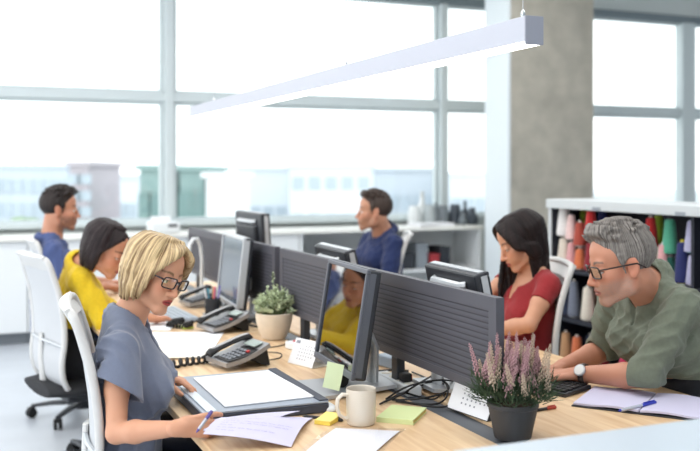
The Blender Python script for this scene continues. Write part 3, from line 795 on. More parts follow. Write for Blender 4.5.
def divider_mat():
    m = mat('divider_slate', (84, 88, 100), .6, spec=.3); nt = m.node_tree; N = nt.nodes.new; K = nt.links.new
    tc = N('ShaderNodeTexCoord'); sx = N('ShaderNodeSeparateXYZ'); K(tc.outputs['Object'], sx.inputs[0])
    mu = N('ShaderNodeMath'); mu.operation = 'MULTIPLY'; mu.inputs[1].default_value = 2 * PI / .0165; K(sx.outputs[2], mu.inputs[0])
    si = N('ShaderNodeMath'); si.operation = 'SINE'; K(mu.outputs[0], si.inputs[0])
    r = N('ShaderNodeValToRGB'); r.color_ramp.elements[0].position = .02; r.color_ramp.elements[0].color = srgb(52, 52, 58); r.color_ramp.elements[1].position = .20; r.color_ramp.elements[1].color = srgb(80, 80, 88)
    ad = N('ShaderNodeMath'); ad.operation = 'MULTIPLY_ADD'; ad.inputs[1].default_value = .5; ad.inputs[2].default_value = .5; K(si.outputs[0], ad.inputs[0])
    K(ad.outputs[0], r.inputs[0]); K(r.outputs[0], nt.nodes['Principled BSDF'].inputs['Base Color'])
    bp = N('ShaderNodeBump'); bp.inputs['Strength'].default_value = .25; bp.inputs['Distance'].default_value = .002; K(ad.outputs[0], bp.inputs['Height']); K(bp.outputs[0], nt.nodes['Principled BSDF'].inputs['Normal'])
    return m
DIV = divider_mat(); DIVP = mat('divider_frame', (77, 77, 85), .5)

# ------------------------------------------------------------------ the shell
def build_shell():
    X0, X1, Y0, Y1, H = -3.2, 9.2, -1.2, 9.0, 3.62
    struct(obj('floor', MB().box(((X0 + X1) / 2, (Y0 + Y1) / 2, -.05), (X1 - X0, Y1 - Y0 + .6, .1)), FLOOR))
    struct(obj('ceiling', MB().box(((X0 + X1) / 2, (Y0 + Y1) / 2, H + .05), (X1 - X0, Y1 - Y0 + .6, .1)), CEIL))
    struct(obj('wall_front_blocker', MB().box(((X0 + X1) / 2, Y0 - .35, H / 2), (X1 - X0, .1, H)), CEIL))  # added unseen behind the camera to cut ambient light from the front
    w = MB().box(((X0 + X1) / 2, Y1 + .1, .47), (X1 - X0, .2, .94)).box(((X0 + X1) / 2, Y1 + .1, 3.48), (X1 - X0, .2, .28))
    struct(obj('wall_back', w, SILL))
    struct(obj('wall_right', MB().box((X1 + .05, (Y0 + Y1) / 2, H / 2), (.1, Y1 - Y0 + .6, H)), CEIL))
    struct(obj('trim_1', MB().box(((X0 + X1) / 2, Y1 - .01, .965), (X1 - X0, .16, .05), bevel=.006), FRAME))
    struct(obj('trim_2', MB().box(((X0 + X1) / 2, Y1 + .03, 3.30), (X1 - X0, .14, .09), bevel=.006), mat('window_head', (120, 132, 138), .5)))
    xs = [X0, -1.05, 1.93, 4.905, 8.28, X1]; k = 0
    for i in range(len(xs) - 1):
        for z0, z1 in ((.985, 2.12), (2.21, 3.26)):
            k += 1; a, b = xs[i] + .055, xs[i + 1] - .055
            f = MB(); t = .026
            f.box(((a + b) / 2, Y1 + .06, z0 + t / 2), (b - a, .06, t)).box(((a + b) / 2, Y1 + .06, z1 - t / 2), (b - a, .06, t))
            f.box((a + t / 2, Y1 + .06, (z0 + z1) / 2), (t, .06, z1 - z0 - 2 * t)).box((b - t / 2, Y1 + .06, (z0 + z1) / 2), (t, .06, z1 - z0 - 2 * t))
            o = struct(obj('window_%d' % k, f, FRAME))
            obj('pane', MB().box(((a + b) / 2, Y1 + .06, (z0 + z1) / 2), (b - a - 2 * t, .008, z1 - z0 - 2 * t)), GLASS, o)
    k = 2
    for x in xs[1:-1]:
        k += 1; struct(obj('trim_%d' % k, MB().box((x, Y1 + .03, 2.13), (.085 if x < 8 else .20, .14, 2.3), bevel=.008), FRAME))
    k += 1; struct(obj('trim_%d' % k, MB().box(((X0 + X1) / 2, Y1 + .04, 2.165), (X1 - X0, .12, .085), bevel=.006), FRAME))
    c = struct(obj('column', MB().box((5.34, 7.8, H / 2), (.96, .40, H), bevel=.01), CONC))
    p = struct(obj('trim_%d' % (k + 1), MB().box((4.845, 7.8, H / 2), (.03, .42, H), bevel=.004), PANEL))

def building(x0, x1, ytop, d, depth, m, rows, wm, label, name='building', ww=(.8, 1.1), cols=8, ybot=300):
    a = at(x0, HOR, d); b = at(x1, HOR, d); z1 = CAMZ + d * (HOR - ytop) / FPX; z0 = -6
    ax = (b - a); L = ax.length; ax.normalize(); n = V((-ax.y, ax.x, 0))
    t = thing(name, label, 'building', (a.x, a.y, z0)); t.rotation_euler = (0, 0, math.atan2(ax.y, ax.x))
    obj('wall', MB().box((L / 2, depth / 2, (z1 - z0) / 2), (L, depth, z1 - z0)), m, t)
    obj('roof', MB().box((L / 2, depth / 2, z1 - z0 + .15), (L + .5, depth + .5, .3), bevel=.03), m, t)
    for zr in rows:
        for c in range(cols):
            x = L * (c + .5) / cols
            obj('window', MB().box((x, -.02, zr - z0), (ww[0], .16, ww[1])), wm, t)
    return t
def build_outside():  # haze over the distant buildings is put into their pale colours
    pale = mat('render_hazed', (222, 228, 234), .9); grey = mat('render_grey', (200, 208, 216), .9); red = mat('brick_hazed', (188, 180, 186), .9)
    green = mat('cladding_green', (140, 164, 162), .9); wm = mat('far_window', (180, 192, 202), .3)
    struct(obj('ground', MB().box((20, 110, -6.1), (400, 190, .2)), mat('ground_pale', (206, 212, 210), .9)))
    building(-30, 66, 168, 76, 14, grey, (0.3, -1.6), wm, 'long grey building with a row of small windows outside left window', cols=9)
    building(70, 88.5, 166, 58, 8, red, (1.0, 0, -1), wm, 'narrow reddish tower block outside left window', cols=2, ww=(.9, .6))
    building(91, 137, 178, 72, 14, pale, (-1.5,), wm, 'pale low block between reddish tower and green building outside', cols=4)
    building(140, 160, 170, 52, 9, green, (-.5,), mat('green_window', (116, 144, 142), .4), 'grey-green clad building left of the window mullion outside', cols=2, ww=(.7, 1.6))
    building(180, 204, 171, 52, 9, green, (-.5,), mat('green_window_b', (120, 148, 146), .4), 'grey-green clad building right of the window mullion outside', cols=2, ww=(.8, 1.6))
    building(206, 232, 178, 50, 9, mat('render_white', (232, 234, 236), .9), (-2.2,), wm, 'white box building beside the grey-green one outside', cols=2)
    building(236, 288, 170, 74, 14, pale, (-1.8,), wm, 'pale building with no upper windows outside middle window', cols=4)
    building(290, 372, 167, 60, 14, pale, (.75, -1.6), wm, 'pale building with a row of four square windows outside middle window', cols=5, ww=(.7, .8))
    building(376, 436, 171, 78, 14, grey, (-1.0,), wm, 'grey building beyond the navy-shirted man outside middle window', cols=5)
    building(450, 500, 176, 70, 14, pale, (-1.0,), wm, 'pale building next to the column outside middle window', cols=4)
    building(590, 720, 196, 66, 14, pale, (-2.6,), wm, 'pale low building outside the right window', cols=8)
    leaf = mat('tree_pale_green', (140, 160, 132), .9, noise=.2, nscale=3); bark = mat('bark', (110, 98, 88), .9)
    for i, (px, d, z1, lab) in enumerate(((150, 34, -.7, 'small tree in front of the grey-green building left of the mullion outside'), (196, 37, -.5, 'small tree in front of the grey-green building right of the mullion outside'), (246, 40, -.9, 'small tree by the white box building outside'), (104, 44, -1.0, 'small tree in front of the pale low block outside'), (20, 44, -.8, 'small tree in front of the long grey building outside'))):
        p = at(px, HOR, d); t = thing('tree', lab, 'tree', (p.x, p.y, -6), group='street trees outside the window')
        obj('trunk', MB().tube([(0, 0, 0), (.05, .03, 2), (0, 0, 4)], [.14, .11, .06]), bark, t)
        g = Grid((-1.7, -1.7, 2.2), (1.7, 1.7, 6.2), .12); r = random.Random(i)
        for q in range(16): g.ell((r.uniform(-.6, .6), r.uniform(-.6, .6), 3.2 + r.random() * (1.6 + z1 + 1)), (.6, .6, .5), None, .15)
        sdf_obj('foliage', g, leaf, t)

# ------------------------------------------------------------------ counter under the window, column side, thread shelf
def build_back_furniture():
    wt = tag(obj('worktop', MB().box((1.0, 8.62, .885), (8.0, .62, .03), bevel=.004), [mat('worktop_white', (236, 236, 230), .35)]), 'long white worktop running under the window sill', 'worktop')
    xs = [-3.0, -2.1, -1.2, -.3, .6, 1.5, 2.4, 3.02]
    labs = ['leftmost white base cabinet under the window worktop', 'second white base cabinet from the left under the window worktop', 'third white base cabinet from the left under the window worktop', 'white base cabinet beneath the paper stacks under the window worktop', 'white base cabinet behind the man in blue', 'white base cabinet behind the far desks', 'narrow white base cabinet left of the open shelf unit']
    for i in range(len(xs) - 1):
        a, b = xs[i] + .002, xs[i + 1] - .002; w = b - a
        t = thing('base_cabinet', labs[i], 'cabinet', ((a + b) / 2, 8.62, 0), group='white base cabinets under the window')
        obj('body', MB().box((0, .02, .485), (w, .54, .77)), WHITE, t)
        obj('plinth', MB().box((0, .04, .05), (w, .46, .10)), mat('plinth_grey', (120, 126, 132), .5) if i == 0 else bpy.data.materials['plinth_grey'], t)
        for s in (-1, 1):
            d = obj('door', MB().box((s * w / 4, -.262, .485), (w / 2 - .006, .018, .755), bevel=.002), WHITE, t)
            obj('handle', MB().tube([(s * .05, -.272, .78), (s * .05, -.292, .78), (s * .05, -.292, .66), (s * .05, -.272, .66)], .005, 6), METAL, d)
    t = thing('open_shelf_unit', 'white open shelf unit holding dark boxes under the window worktop', 'shelf', (4.01, 8.62, 0))
    obj('back_panel', MB().box((0, .27, .47), (1.96, .02, .80)), WHITE, t)
    for x in (-.97, 0, .97): obj('side_panel', MB().box((x, 0, .435), (.03, .54, .868)), WHITE, t)
    for x in (-.485, .485):
        for z in (.08, .47): obj('shelf', MB().box((x, 0, z), (.94, .52, .025)), WHITE, t)
    bx = mat('box_dark', (48, 52, 60), .6); bx2 = mat('box_grey', (140, 148, 156), .6); bx3 = mat('box_red', (176, 60, 66), .6)
    items = [(3.20, .26, .10, bx, 'dark low file box at the left end of the open shelf'), (3.52, .30, .14, bx, 'dark file box second from left on the open shelf'), (3.80, .20, .10, bx2, 'grey box standing left of the middle divider on the open shelf'), (4.16, .20, .16, bx, 'dark box just right of the middle divider on the open shelf'),
             (4.36, .12, .25, bx2, 'tall grey folder box on the open shelf'), (4.50, .10, .14, bx3, 'small red box on the open shelf'), (4.62, .11, .21, bx, 'tall dark box near the right end of the open shelf')]
    for x, w, h, m, lab in items:
        o = thing('storage_box', lab, 'box', (x, 8.56, .4825), group='boxes on the open shelf')
        obj('body', MB().box((0, 0, h * .42), (w, .26, h * .84), bevel=.006), m, o); obj('lid', MB().box((0, 0, h * .92), (w + .012, .272, h * .16), bevel=.005), m, o)
    # vases
    cl = {'w': mat('vase_white', (226, 230, 230), .4), 'g': mat('vase_grey', (178, 186, 188), .5), 'd': mat('vase_dark', (118, 126, 132), .5), 'k': mat('vase_black', (66, 74, 84), .45)}
    fat = [(.035, 0), (.052, .01), (.056, .06), (.048, .11), (.040, .150), (.036, .150), (.034, .10)]
    bot = [(.030, 0), (.034, .01), (.034, .09), (.014, .12), (.012, .17), (.016, .175), (.010, .175)]
    jar = [(.04, 0), (.055, .02), (.055, .07), (.030, .095), (.028, .13), (.034, .135), (.024, .135)]
    vs = [(414, fat, 'w', 1.0, 'white vase, leftmost on the window worktop'), (422, bot, 'w', 1.5, 'tall slim white bottle vase behind the white and grey vases'), (429, fat, 'g', 1.05, 'pale grey vase next to the leftmost white vase'), (436, bot, 'd', 1.0, 'slim dark bottle between the two grey vases'), (443, fat, 'd', 1.0, 'mid-grey vase left of the dark wide vase'), (455, fat, 'k', 1.05, 'dark wide vase in front of the window mullion'), (465, bot, 'k', 1.05, 'slim black bottle right of the dark wide vase'), (472, jar, 'k', 1.0, 'black squat jar at the right end of the vases'), (463, jar, 'd', .7, 'small dark jar in front of the slim black bottle')]
    for px, pr, c, s, lab in vs:
        Y = 8.60 if 'squat' in lab or 'small dark' in lab else (8.84 if 'tall slim' in lab else 8.76)
        p = onY(px, HOR, Y); t = tag(obj('vase', MB().lathe([(r * s * 1.2, z * s * 1.32) for r, z in pr], n=20), cl[c]), lab, 'vase', 'vases on the window worktop'); t.location = (p.x, p.y, .90)
    for i, (x, y, w, h, n, lab, rz) in enumerate(((-1.0, 8.6, .30, .21, 5, 'stack of papers at the left end of the window worktop', .1), (.05, 8.55, .34, .24, 7, 'thicker stack of papers on the worktop left of the man in blue', -.2), (4.50, 8.52, .42, .24, 4, 'loose papers on the worktop in front of the vases', .15))):
        t = thing('paper_stack', lab, 'papers', (x, y, .90), rz, group='paper stacks on the worktop')
        for k in range(n): obj('sheet', MB().box((rnd.uniform(-.015, .015), rnd.uniform(-.015, .015), .004 + k * .008), (w, h, .0075), rot=Matrix.Rotation(rnd.uniform(-.15, .15), 3, 'Z')), PAPER, t)
    t = thing('printer', 'white printer on the window worktop behind the yellow-sweater woman', 'printer', (1.78, 8.55, .90))
    obj('body', MB().box((0, 0, .05), (.26, .26, .10), bevel=.02), WHITE, t); obj('paper_tray', MB().box((0, .09, .12), (.18, .012, .05), rot=Matrix.Rotation(-.3, 3, 'X'), bevel=.004), PAPER, t); obj('panel', MB().box((.06, -.131, .07), (.08, .006, .025)), DARKM, t)

def cone_spool(x, y, z, h, r, m, tip, label, group):
    r *= .80
    t = thing('thread_cone', label, 'thread', (x, y, z), group=group)
    obj('yarn', MB().lathe([(r * .96, .006), (r, .02), (r * .64, h - .012), (r * .58, h - .004), (r * .30, h)], n=20), m, t)
    obj('core', MB().lathe([(r * .7, 0), (r * .72, .006), (r * .26, .008), (r * .24, h + .012), (r * .20, h + .012)], n=16), tip, t)
    return t
def build_thread_shelf():
    navy = mat('shelf_navy', (30, 34, 46), .6); top = mat('shelf_top_grey', (206, 212, 214), .5)
    Xf, Yn, Yf, D = 3.30, 2.40, 4.735, .36
    t = thing('thread_shelf', 'dark shelving unit full of coloured thread cones behind grey-haired man', 'shelf', (Xf + D / 2, (Yn + Yf) / 2, 0)); L = Yf - Yn
    obj('top_panel', MB().box((0, 0, 1.262), (D + .03, L + .03, .055), bevel=.006), top, t)
    obj('back_panel', MB().box((D / 2 - .01, 0, .617), (.02, L - .03, 1.234)), navy, t)
    for y in (-L / 2 + .012, L / 2 - .012):
        sp_ = obj('side_panel', MB().box((.002, y, .617), (D - .004, .024, 1.234)), navy, t); obj('front_edge', MB().box((-D / 2 - .002, y, .617), (.008, .026, 1.234)), top, sp_)
    obj('upright', MB().box((0, .0, .617), (D - .03, .02, 1.234)), navy, t)
    for z in (.04, .30, .59, .875):
        s = obj('shelf', MB().box((-.01, 0, z), (D - .03, L - .05, .022)), navy, t)
        for y in (-.6, .05, .7): obj('shelf_label', MB().box((-D / 2 + .003, y, z), (.004, .07, .018)), top, s)
    for y in (-.6, .05, .7): obj('label_holder', MB().box((-D / 2 - .012, y, 1.245), (.01, .07, .02)), mat('tag_grey', (150, 158, 166), .5), t)
    pal = dict(white=(236, 234, 232), cream=(232, 222, 206), pink=(228, 170, 172), palepink=(238, 206, 202), rust=(176, 76, 60), orange=(222, 120, 76), lime=(168, 196, 60), red=(206, 44, 46), darkred=(146, 30, 44), navy=(38, 46, 104), green=(84, 172, 140), darkgreen=(28, 92, 80), lilac=(186, 184, 214), sky=(130, 170, 190), grey=(120, 126, 142), slate=(64, 74, 100), tan=(196, 150, 108), magenta=(206, 40, 90), brown=(110, 84, 70), teal=(40, 120, 130))
    M = {k: mat('yarn_' + k, v, .8, noise=.08, nscale=8, bump=.5, bscale=60, sheen=.2, stretch=(1, 1, 14)) for k, v in pal.items()}
    tip = mat('cone_core', (226, 222, 214), .6); tipd = mat('cone_core_dark', (60, 56, 64), .6); tipy = mat('cone_core_yellow', (226, 210, 60), .5); tips = mat('cone_core_blue', (122, 166, 190), .5)
    G = 'thread cones on the dark shelf'; z1, z2, z3 = .887, .602, .312
    # (pixel column, depth into shelf X, shelf z, [(height, radius, colour, tip)] from the bottom up, words)
    S = [(564, 3.358, z1, [(.17, .054, 'cream', tip), (.17, .056, 'white', tip)], ['cream cone under a white one at the far end of the top shelf', 'white cone stacked at the far end of the top shelf']),
         (571.5, 3.36, z1, [(.15, .042, 'pink', tip), (.15, .044, 'palepink', tipd)], ['pink cone under a pale pink one on the top shelf', 'pale pink cone with a dark tip stacked on the top shelf']),
         (580, 3.362, z1, [(.12, .046, 'orange', tip), (.14, .050, 'rust', tip)], ['orange cone under a rust one on the top shelf', 'rust cone stacked on the orange one, top shelf']),
         (584, 3.52, z1, [(.17, .040, 'pink', tip), (.17, .042, 'lime', tipd)], ['pink cone at the back under a lime one, left of the man', 'lime cone at the back of the top shelf left of the man']),
         (591, 3.362, z1, [(.16, .050, 'darkred', tip), (.17, .050, 'red', tip)], ['dark red cone under a bright red one, top shelf left of the man', 'bright red cone stacked beside the man on the top shelf']),
         (603, 3.48, z1, [(.16, .048, 'slate', tip), (.17, .048, 'navy', tipd)], ['slate cone under a navy one behind the man', 'navy cone behind the hair of the grey-haired man']),
         (622, 3.44, z1, [(.16, .048, 'teal', tip)], ['teal cone behind the head of the grey-haired man']),
         (651, 3.42, z1, [(.15, .046, 'darkred', tip), (.16, .048, 'red', tip)], ['dark red cone under a red one right of the man', 'red cone stacked just right of the man\'s head']),
         (659, 3.52, z1, [(.16, .044, 'cream', tip), (.16, .044, 'lime', tip)], ['cream cone under a lime one right of the man', 'lime cone at the back right of the man\'s head']),
         (663, 3.37, z1, [(.19, .040, 'pink', tip)], ['pink cone between the red and green cones right of the man']),
         (670, 3.40, z1, [(.13, .052, 'darkgreen', tip), (.18, .052, 'green', tipd)], ['dark green cone under a mint one, top shelf right', 'mint green cone with a dark tip, top shelf right']),
         (682.5, 3.40, z1, [(.21, .052, 'navy', tipy)], ['navy cone with a yellow tip near the right edge']),
         (693, 3.40, z1, [(.15, .044, 'lilac', tip), (.16, .054, 'lilac', tips)], ['lilac cone, lower of the pair at the right edge', 'lilac cone with a blue tip, upper of the pair at the right edge']),
         (574, 3.36, z2, [(.21, .046, 'grey', tip)], ['grey cone on the middle shelf below the pale pink ones']),
         (564, 3.36, z2, [(.12, .050, 'slate', tipd)], ['slate cone at the far end of the middle shelf']),
         (588, 3.36, z2, [(.19, .052, 'cream', tip)], ['cream cone on the middle shelf below the bright red one']),
         (595, 3.50, z2, [(.20, .044, 'brown', tip)], ['brown cone behind the cream one on the middle shelf']),
         (604, 3.40, z2, [(.21, .050, 'pink', tip)], ['pink cone on the middle shelf beside the man\'s chest']),
         (613, 3.46, z2, [(.20, .050, 'red', tip)], ['red cone on the middle shelf behind the man\'s beard']),
         (566, 3.36, z3, [(.19, .050, 'tan', tip)], ['tan cone on the low shelf behind the red-top woman']),
         (577, 3.36, z3, [(.18, .050, 'orange', tip)], ['orange cone on the low shelf next to the tan one']),
         (590, 3.46, z3, [(.18, .050, 'slate', tip)], ['slate cone on the low shelf right of the orange one']),
         (603, 3.42, z3, [(.18, .050, 'darkred', tip)], ['dark red cone on the low shelf above the man\'s forearm']),
         (626, 3.38, z3, [(.22, .052, 'magenta', tip)], ['magenta cone on the low shelf seen under the man\'s arm'])]
    for px, X, z, st, labs in S:
        p = onX(px, HOR, X); zz = z
        for (h, r, c, tp), lab in zip(st, labs):
            cone_spool(p.x, p.y, zz, h, r, M[c], tp, lab, G); zz += h + .0125
# ------------------------------------------------------------------ desks, dividers, chairs
ZT = .73
def build_desks():
    G = 'birch desks in two back-to-back rows'
    labs = {(0, 0): 'birch desk of the blonde woman', (0, 1): 'birch desk of the woman in yellow and man in blue', (1, 0): 'birch desk of the grey-haired man and red-top woman', (1, 1): 'birch desk of the man in the navy shirt'}
    for r, (xa, xb) in enumerate(((.62, 1.335), (1.425, 2.20))):
        for k, (ya, yb) in enumerate(((2.10, 4.06), (4.065, 6.10))):
            cx, cy = (xa + xb) / 2, (ya + yb) / 2; w, l = xb - xa, yb - ya
            t = thing('desk', labs[(r, k)], 'desk', (cx, cy, 0), group=G)
            obj('desktop', MB().box((0, 0, ZT - .0125), (w, l, .025), bevel=.003), WOOD, t)
            f = MB()
            for y in (-l / 2 + .08, l / 2 - .08): f.box((0, y, .685), (w - .10, .04, .03), bevel=.003)
            for x in (-w / 2 + .12, w / 2 - .12): f.box((x, 0, .685), (.03, l - .12, .03), bevel=.003)
            obj('frame', f, STEEL, t)
            for y in (-l / 2 + .08, l / 2 - .08):
                for x in (-w / 2 + .06, w / 2 - .06): obj('leg', MB().box((x, y, .342), (.045, .045, .684), bevel=.006), STEEL, t)
    tray = mat('cable_channel', (96, 101, 108), .5)
    for (ya, yb, lab) in ((2.12, 4.05, 'dark cable channel strip between the two near desks'), (4.07, 6.08, 'dark cable channel strip between the two far desks')):
        m = MB().box((1.38, (ya + yb) / 2, .715), (.084, yb - ya, .012)).box((1.342, (ya + yb) / 2, .70), (.006, yb - ya, .04)).box((1.418, (ya + yb) / 2, .70), (.006, yb - ya, .04))
        t = thing('cable_channel', lab, 'cable tray', (0, 0, 0)); obj('tray', m, tray, t)
        for y in (ya + .3, yb - .3): obj('leg', MB().box((1.38, y, .355), (.03, .06, .71), bevel=.003), tray, t)
    for (ya, yb, lab) in ((2.215, 4.05, 'near slate-grey ribbed desk divider'), (4.12, 5.83, 'far slate-grey ribbed desk divider')):
        t = thing('desk_divider', lab, 'divider', (1.384, (ya + yb) / 2, .721), group='slate dividers between the desk rows'); L = yb - ya
        obj('ribbed_panel', MB().box((0, 0, .240), (.022, L - .08, .21)), DIV, t)
        obj('frame', MB().box((0, 0, .365), (.026, L, .040)).box((0, 0, .1225), (.026, L, .025)).box((0, -L / 2 + .02, .240), (.026, .04, .21)).box((0, L / 2 - .02, .240), (.026, .04, .21)), DIVP, t)
        for y in (-.28, .62): obj('bracket', MB().box((0, y, .055), (.03, .045, .110), bevel=.003), DARKM, t)

SEATM = mat('seat_black', (30, 31, 35), .8, bump=.2, bscale=400)
FRW = mat('chair_frame_white', (208, 208, 206), .4); MESHW = mat('chair_mesh_white', (196, 199, 202), .8, bump=.4, bscale=700)
def chair(label, loc, rz):
    """task chair facing local +x"""
    t = thing('office_chair', label, 'chair', loc, R_(rz), 'white-backed office chairs'); t.scale = (1, 1, .962)
    g = Grid((-.28, -.28, .40), (.30, .28, .52), .008)
    g.cone((-.15, 0, .455), (.18, 0, .455), .235, .225, .0, flat=(V((0, 0, 1)), .16)); g.cone((-.10, -.15, .46), (-.10, .15, .46), .10, None, .03, flat=(V((0, 0, 1)), .4)); g.cone((.15, -.15, .458), (.15, .15, .458), .09, None, .03, flat=(V((0, 0, 1)), .4))
    sdf_obj('seat', g, SEATM, t)
    obj('seat_pan', MB().box((.0, 0, .405), (.34, .30, .03), bevel=.01), DARKM, t)
    prof = [(-.10, .43), (-.175, .455), (-.215, .52), (-.225, .60), (-.215, .70), (-.218, .80), (-.235, .92), (-.262, 1.02), (-.285, 1.085)]
    hw = [.15, .20, .222, .228, .230, .228, .222, .215, .205]
    fr = MB()
    side = lambda s: [V((x - .02 * 0, s * w, z)) for (x, z), w in zip(prof, hw)]
    loop = side(-1) + [V((-.300, -.15, 1.10)), V((-.305, 0, 1.105)), V((-.300, .15, 1.10))] + side(1)[::-1]
    fr.tube(smooth(loop, 5), .0135, 10)
    fr.tube([(-.10, -.15, .43), (-.09, 0, .425), (-.10, .15, .43)], .017, 10)
    obj('back_frame', fr, FRW, t)
    rail = MB().sheet(lambda u, v: V((-.268 - .035 * v - .018 * (1 - (2 * u - 1) ** 2), (2 * u - 1) * .203, 1.045 + .062 * v)), 10, 4, .016)
    obj('head_rail', rail, FRW, t)
    def back(u, v):
        q = v * (len(prof) - 1); i = min(int(q), len(prof) - 2); f = q - i
        x = prof[i][0] * (1 - f) + prof[i + 1][0] * f; z = prof[i][1] * (1 - f) + prof[i + 1][1] * f; w = hw[i] * (1 - f) + hw[i + 1] * f
        return V((x - .022 * (1 - (2 * u - 1) ** 2), (2 * u - 1) * w * .97, z))
    obj('backrest', MB().sheet(back, 12, 20, .005), MESHW, t)
    obj('spine', MB().tube([(-.03, 0, .39), (-.15, 0, .40), (-.240, 0, .48), (-.252, 0, .60), (-.250, 0, .72)], [.026, .026, .020, .016, .012], 8, flat=(1.4, .8)), FRW, t)
    obj('lumbar_bar', MB().tube([(-.22, -.228, .68), (-.245, -.12, .69), (-.252, 0, .69), (-.245, .12, .69), (-.22, .228, .68)], .008, 6), METAL, t)
    for s in (-1, 1):
        a = obj('armrest', MB().box((.02, s * .275, .655), (.22, .07, .025), bevel=.01), RUBBER, t)
        obj('arm_post', MB().tube([(.02, s * .275, .645), (.0, s * .272, .50), (-.02, s * .22, .41), (-.02, s * .14, .405)], .016, 8), DARKM, a)
    obj('gas_column', MB().lathe([(.045, .07), (.045, .10), (.028, .11), (.028, .24), (.018, .245), (.018, .38), (.06, .392)], n=16), RUBBER, t)
    b = obj('base', MB().lathe([(.05, .055), (.06, .07), (.055, .11), (.04, .12)], n=16), DARKM, t)
    for k in range(5):
        a = 2 * PI * k / 5 + .3; c, s = math.cos(a), math.sin(a)
        obj('base_arm', MB().tube([(c * .04, s * .04, .092), (c * .18, s * .18, .088), (c * .30, s * .30, .072)], [.022, .019, .014], 8, flat=(1.2, .8)), DARKM, t)
        w = MB(); Rm = Matrix.Rotation(a + .6, 3, 'Z')
        for q in (-1, 1): w.lathe([(.008, -.009), (.027, -.009), (.030, -.004), (.030, .004), (.027, .009), (.008, .009)], (c * .30 + Rm.col[1].x * q * .014, s * .30 + Rm.col[1].y * q * .014, .030), 14, Rm @ Matrix.Rotation(PI / 2, 3, 'X'))
        w.box((c * .30, s * .30, .052), (.035, .046, .024), rot=Rm, bevel=.006)
        obj('caster', w, RUBBER, t)
    return t
def build_chairs():
    chair('white office chair of the blonde woman, nearest on the left', (.625, 2.90, 0), -7)
    chair('white office chair of the woman in yellow, whole back in view', (.64, 4.72, 0), 12)
    chair('white office chair of the man in blue, farthest on the left', (.73, 5.78, 0), 2)
    chair('white office chair behind the red-top woman', (2.165, 3.52, 0), 158)
    chair('white office chair behind the man in the navy shirt', (2.40, 5.48, 0), 156)
    chair('white office chair under the grey-haired man', (2.38, 2.55, 0), 176)

# ------------------------------------------------------------------ things on the desks
SCREEN = mat('screen_black', (8, 9, 11), .04, spec=1.0, coat=1.0)
SCREENG = mat('screen_grey', (92, 104, 118), .12, spec=.8)
def monitor(label, loc, rz, w=.405, h=.335, zb=.075, tilt=12, scr=SCREEN, bez=None, note=False, stand=True):
    """screen faces local +x; zb = height of the lower edge above the desk"""
    t = thing('computer_monitor', label, 'monitor', loc, R_(rz), 'computer monitors on the desks')
    trim = bez or METAL; bez = bez or DARKM; T = Matrix.Translation((0, 0, zb + h / 2)) @ Matrix.Rotation(R_(-tilt), 4, 'Y')
    hs = obj('housing', MB().box((-.028, 0, 0), (.040, w, h), bevel=.008).box((-.055, 0, -.01), (.03, w * .72, h * .66), bevel=.012), DARKM, t); hs.matrix_basis = T
    b = .014; fr = MB().box((-.004, 0, h / 2 - b / 2), (.014, w, b), bevel=.003).box((-.004, 0, -h / 2 + b * .75), (.014, w, b * 1.5), bevel=.003)
    for s in (-1, 1): fr.box((-.004, s * (w / 2 - b / 2), b * .25), (.014, b, h - b * 2.5), bevel=.003)
    o = obj('bezel', fr, bez, t); o.matrix_basis = T
    o = obj('screen', MB().box((-.0065, 0, b * .25), (.004, w - 2 * b + .002, h - 2.5 * b + .002)), scr, t); o.matrix_basis = T
    ed = MB()
    for s in (-1, 1): ed.box((-.018, s * (w / 2 + .0015), 0), (.022, .003, h - .02))
    ed.box((-.018, 0, h / 2 + .0015), (.022, w - .02, .003))
    o = obj('edge_trim', ed, trim, t); o.matrix_basis = T
    o = obj('rear_handle', MB().tube([(-.046, -w * .30, .112), (-.062, -w * .26, .112), (-.062, w * .26, .112), (-.046, w * .30, .112)], .014, 8), METAL, t); o.matrix_basis = T
    obj('neck', MB().tube([(-.115, 0, .012), (-.12, 0, zb + .06), (-.085, 0, zb + h * .42)], [.034, .030, .028], 10, flat=(1.0, .55)), METAL, t)
    obj('foot', MB().sheet(lambda u, v: V((-.17 + .28 * u, (2 * v - 1) * (.085 + .045 * u), .0065 + .012 * (1 - u))), 8, 8, .012), METAL, t)
    obj('tilt_knob', MB().lathe([(.022, -.045), (.026, -.035), (.026, .035), (.022, .045)], (.005, 0, .040), 14, Matrix.Rotation(PI / 2, 3, 'X')), RUBBER, t)
    return t, T
def build_monitors():
    t, T = monitor('big black-screened monitor facing the blonde woman', (1.185, 2.885, ZT), 176, w=.405, h=.345, zb=.072, tilt=9, bez=mat('bezel_grey', (84, 88, 97), .4))
    lime = mat('sticky_lime', (214, 228, 186), .8)
    n = tag(obj('sticky_note', MB().sheet(lambda u, v: V((.006 + .008 * v * v, (u - .5) * .062, -.082 * v)), 4, 6, .0006), lime), 'pale green sticky note hanging from the lower edge of black screen', 'sticky note')
    n.matrix_basis = Matrix.Translation((1.185, 2.885, ZT)) @ Matrix.Rotation(R_(176), 4, 'Z') @ T @ Matrix.Translation((.010, .085, -.140)) @ Matrix.Rotation(R_(42), 4, 'Z') @ Matrix.Translation((.012, 0, 0))
    monitor('grey-screened monitor behind the pen cup on the yellow-sweater desk', (1.27, 4.52, ZT), 176, w=.50, h=.34, zb=.07, tilt=6, scr=SCREENG, bez=METAL)
    monitor('monitor seen from behind above near end of near divider', (1.60, 2.755, ZT), -3, w=.385, h=.31, zb=.10, tilt=12)
    monitor('monitor seen from behind above the far end of near divider', (1.60, 3.83, ZT), -3, w=.42, h=.31, zb=.09, tilt=12)
    monitor('far dark monitor standing taller than the far divider', (1.60, 5.13, ZT), 0, w=.50, h=.32, zb=.175, tilt=3)

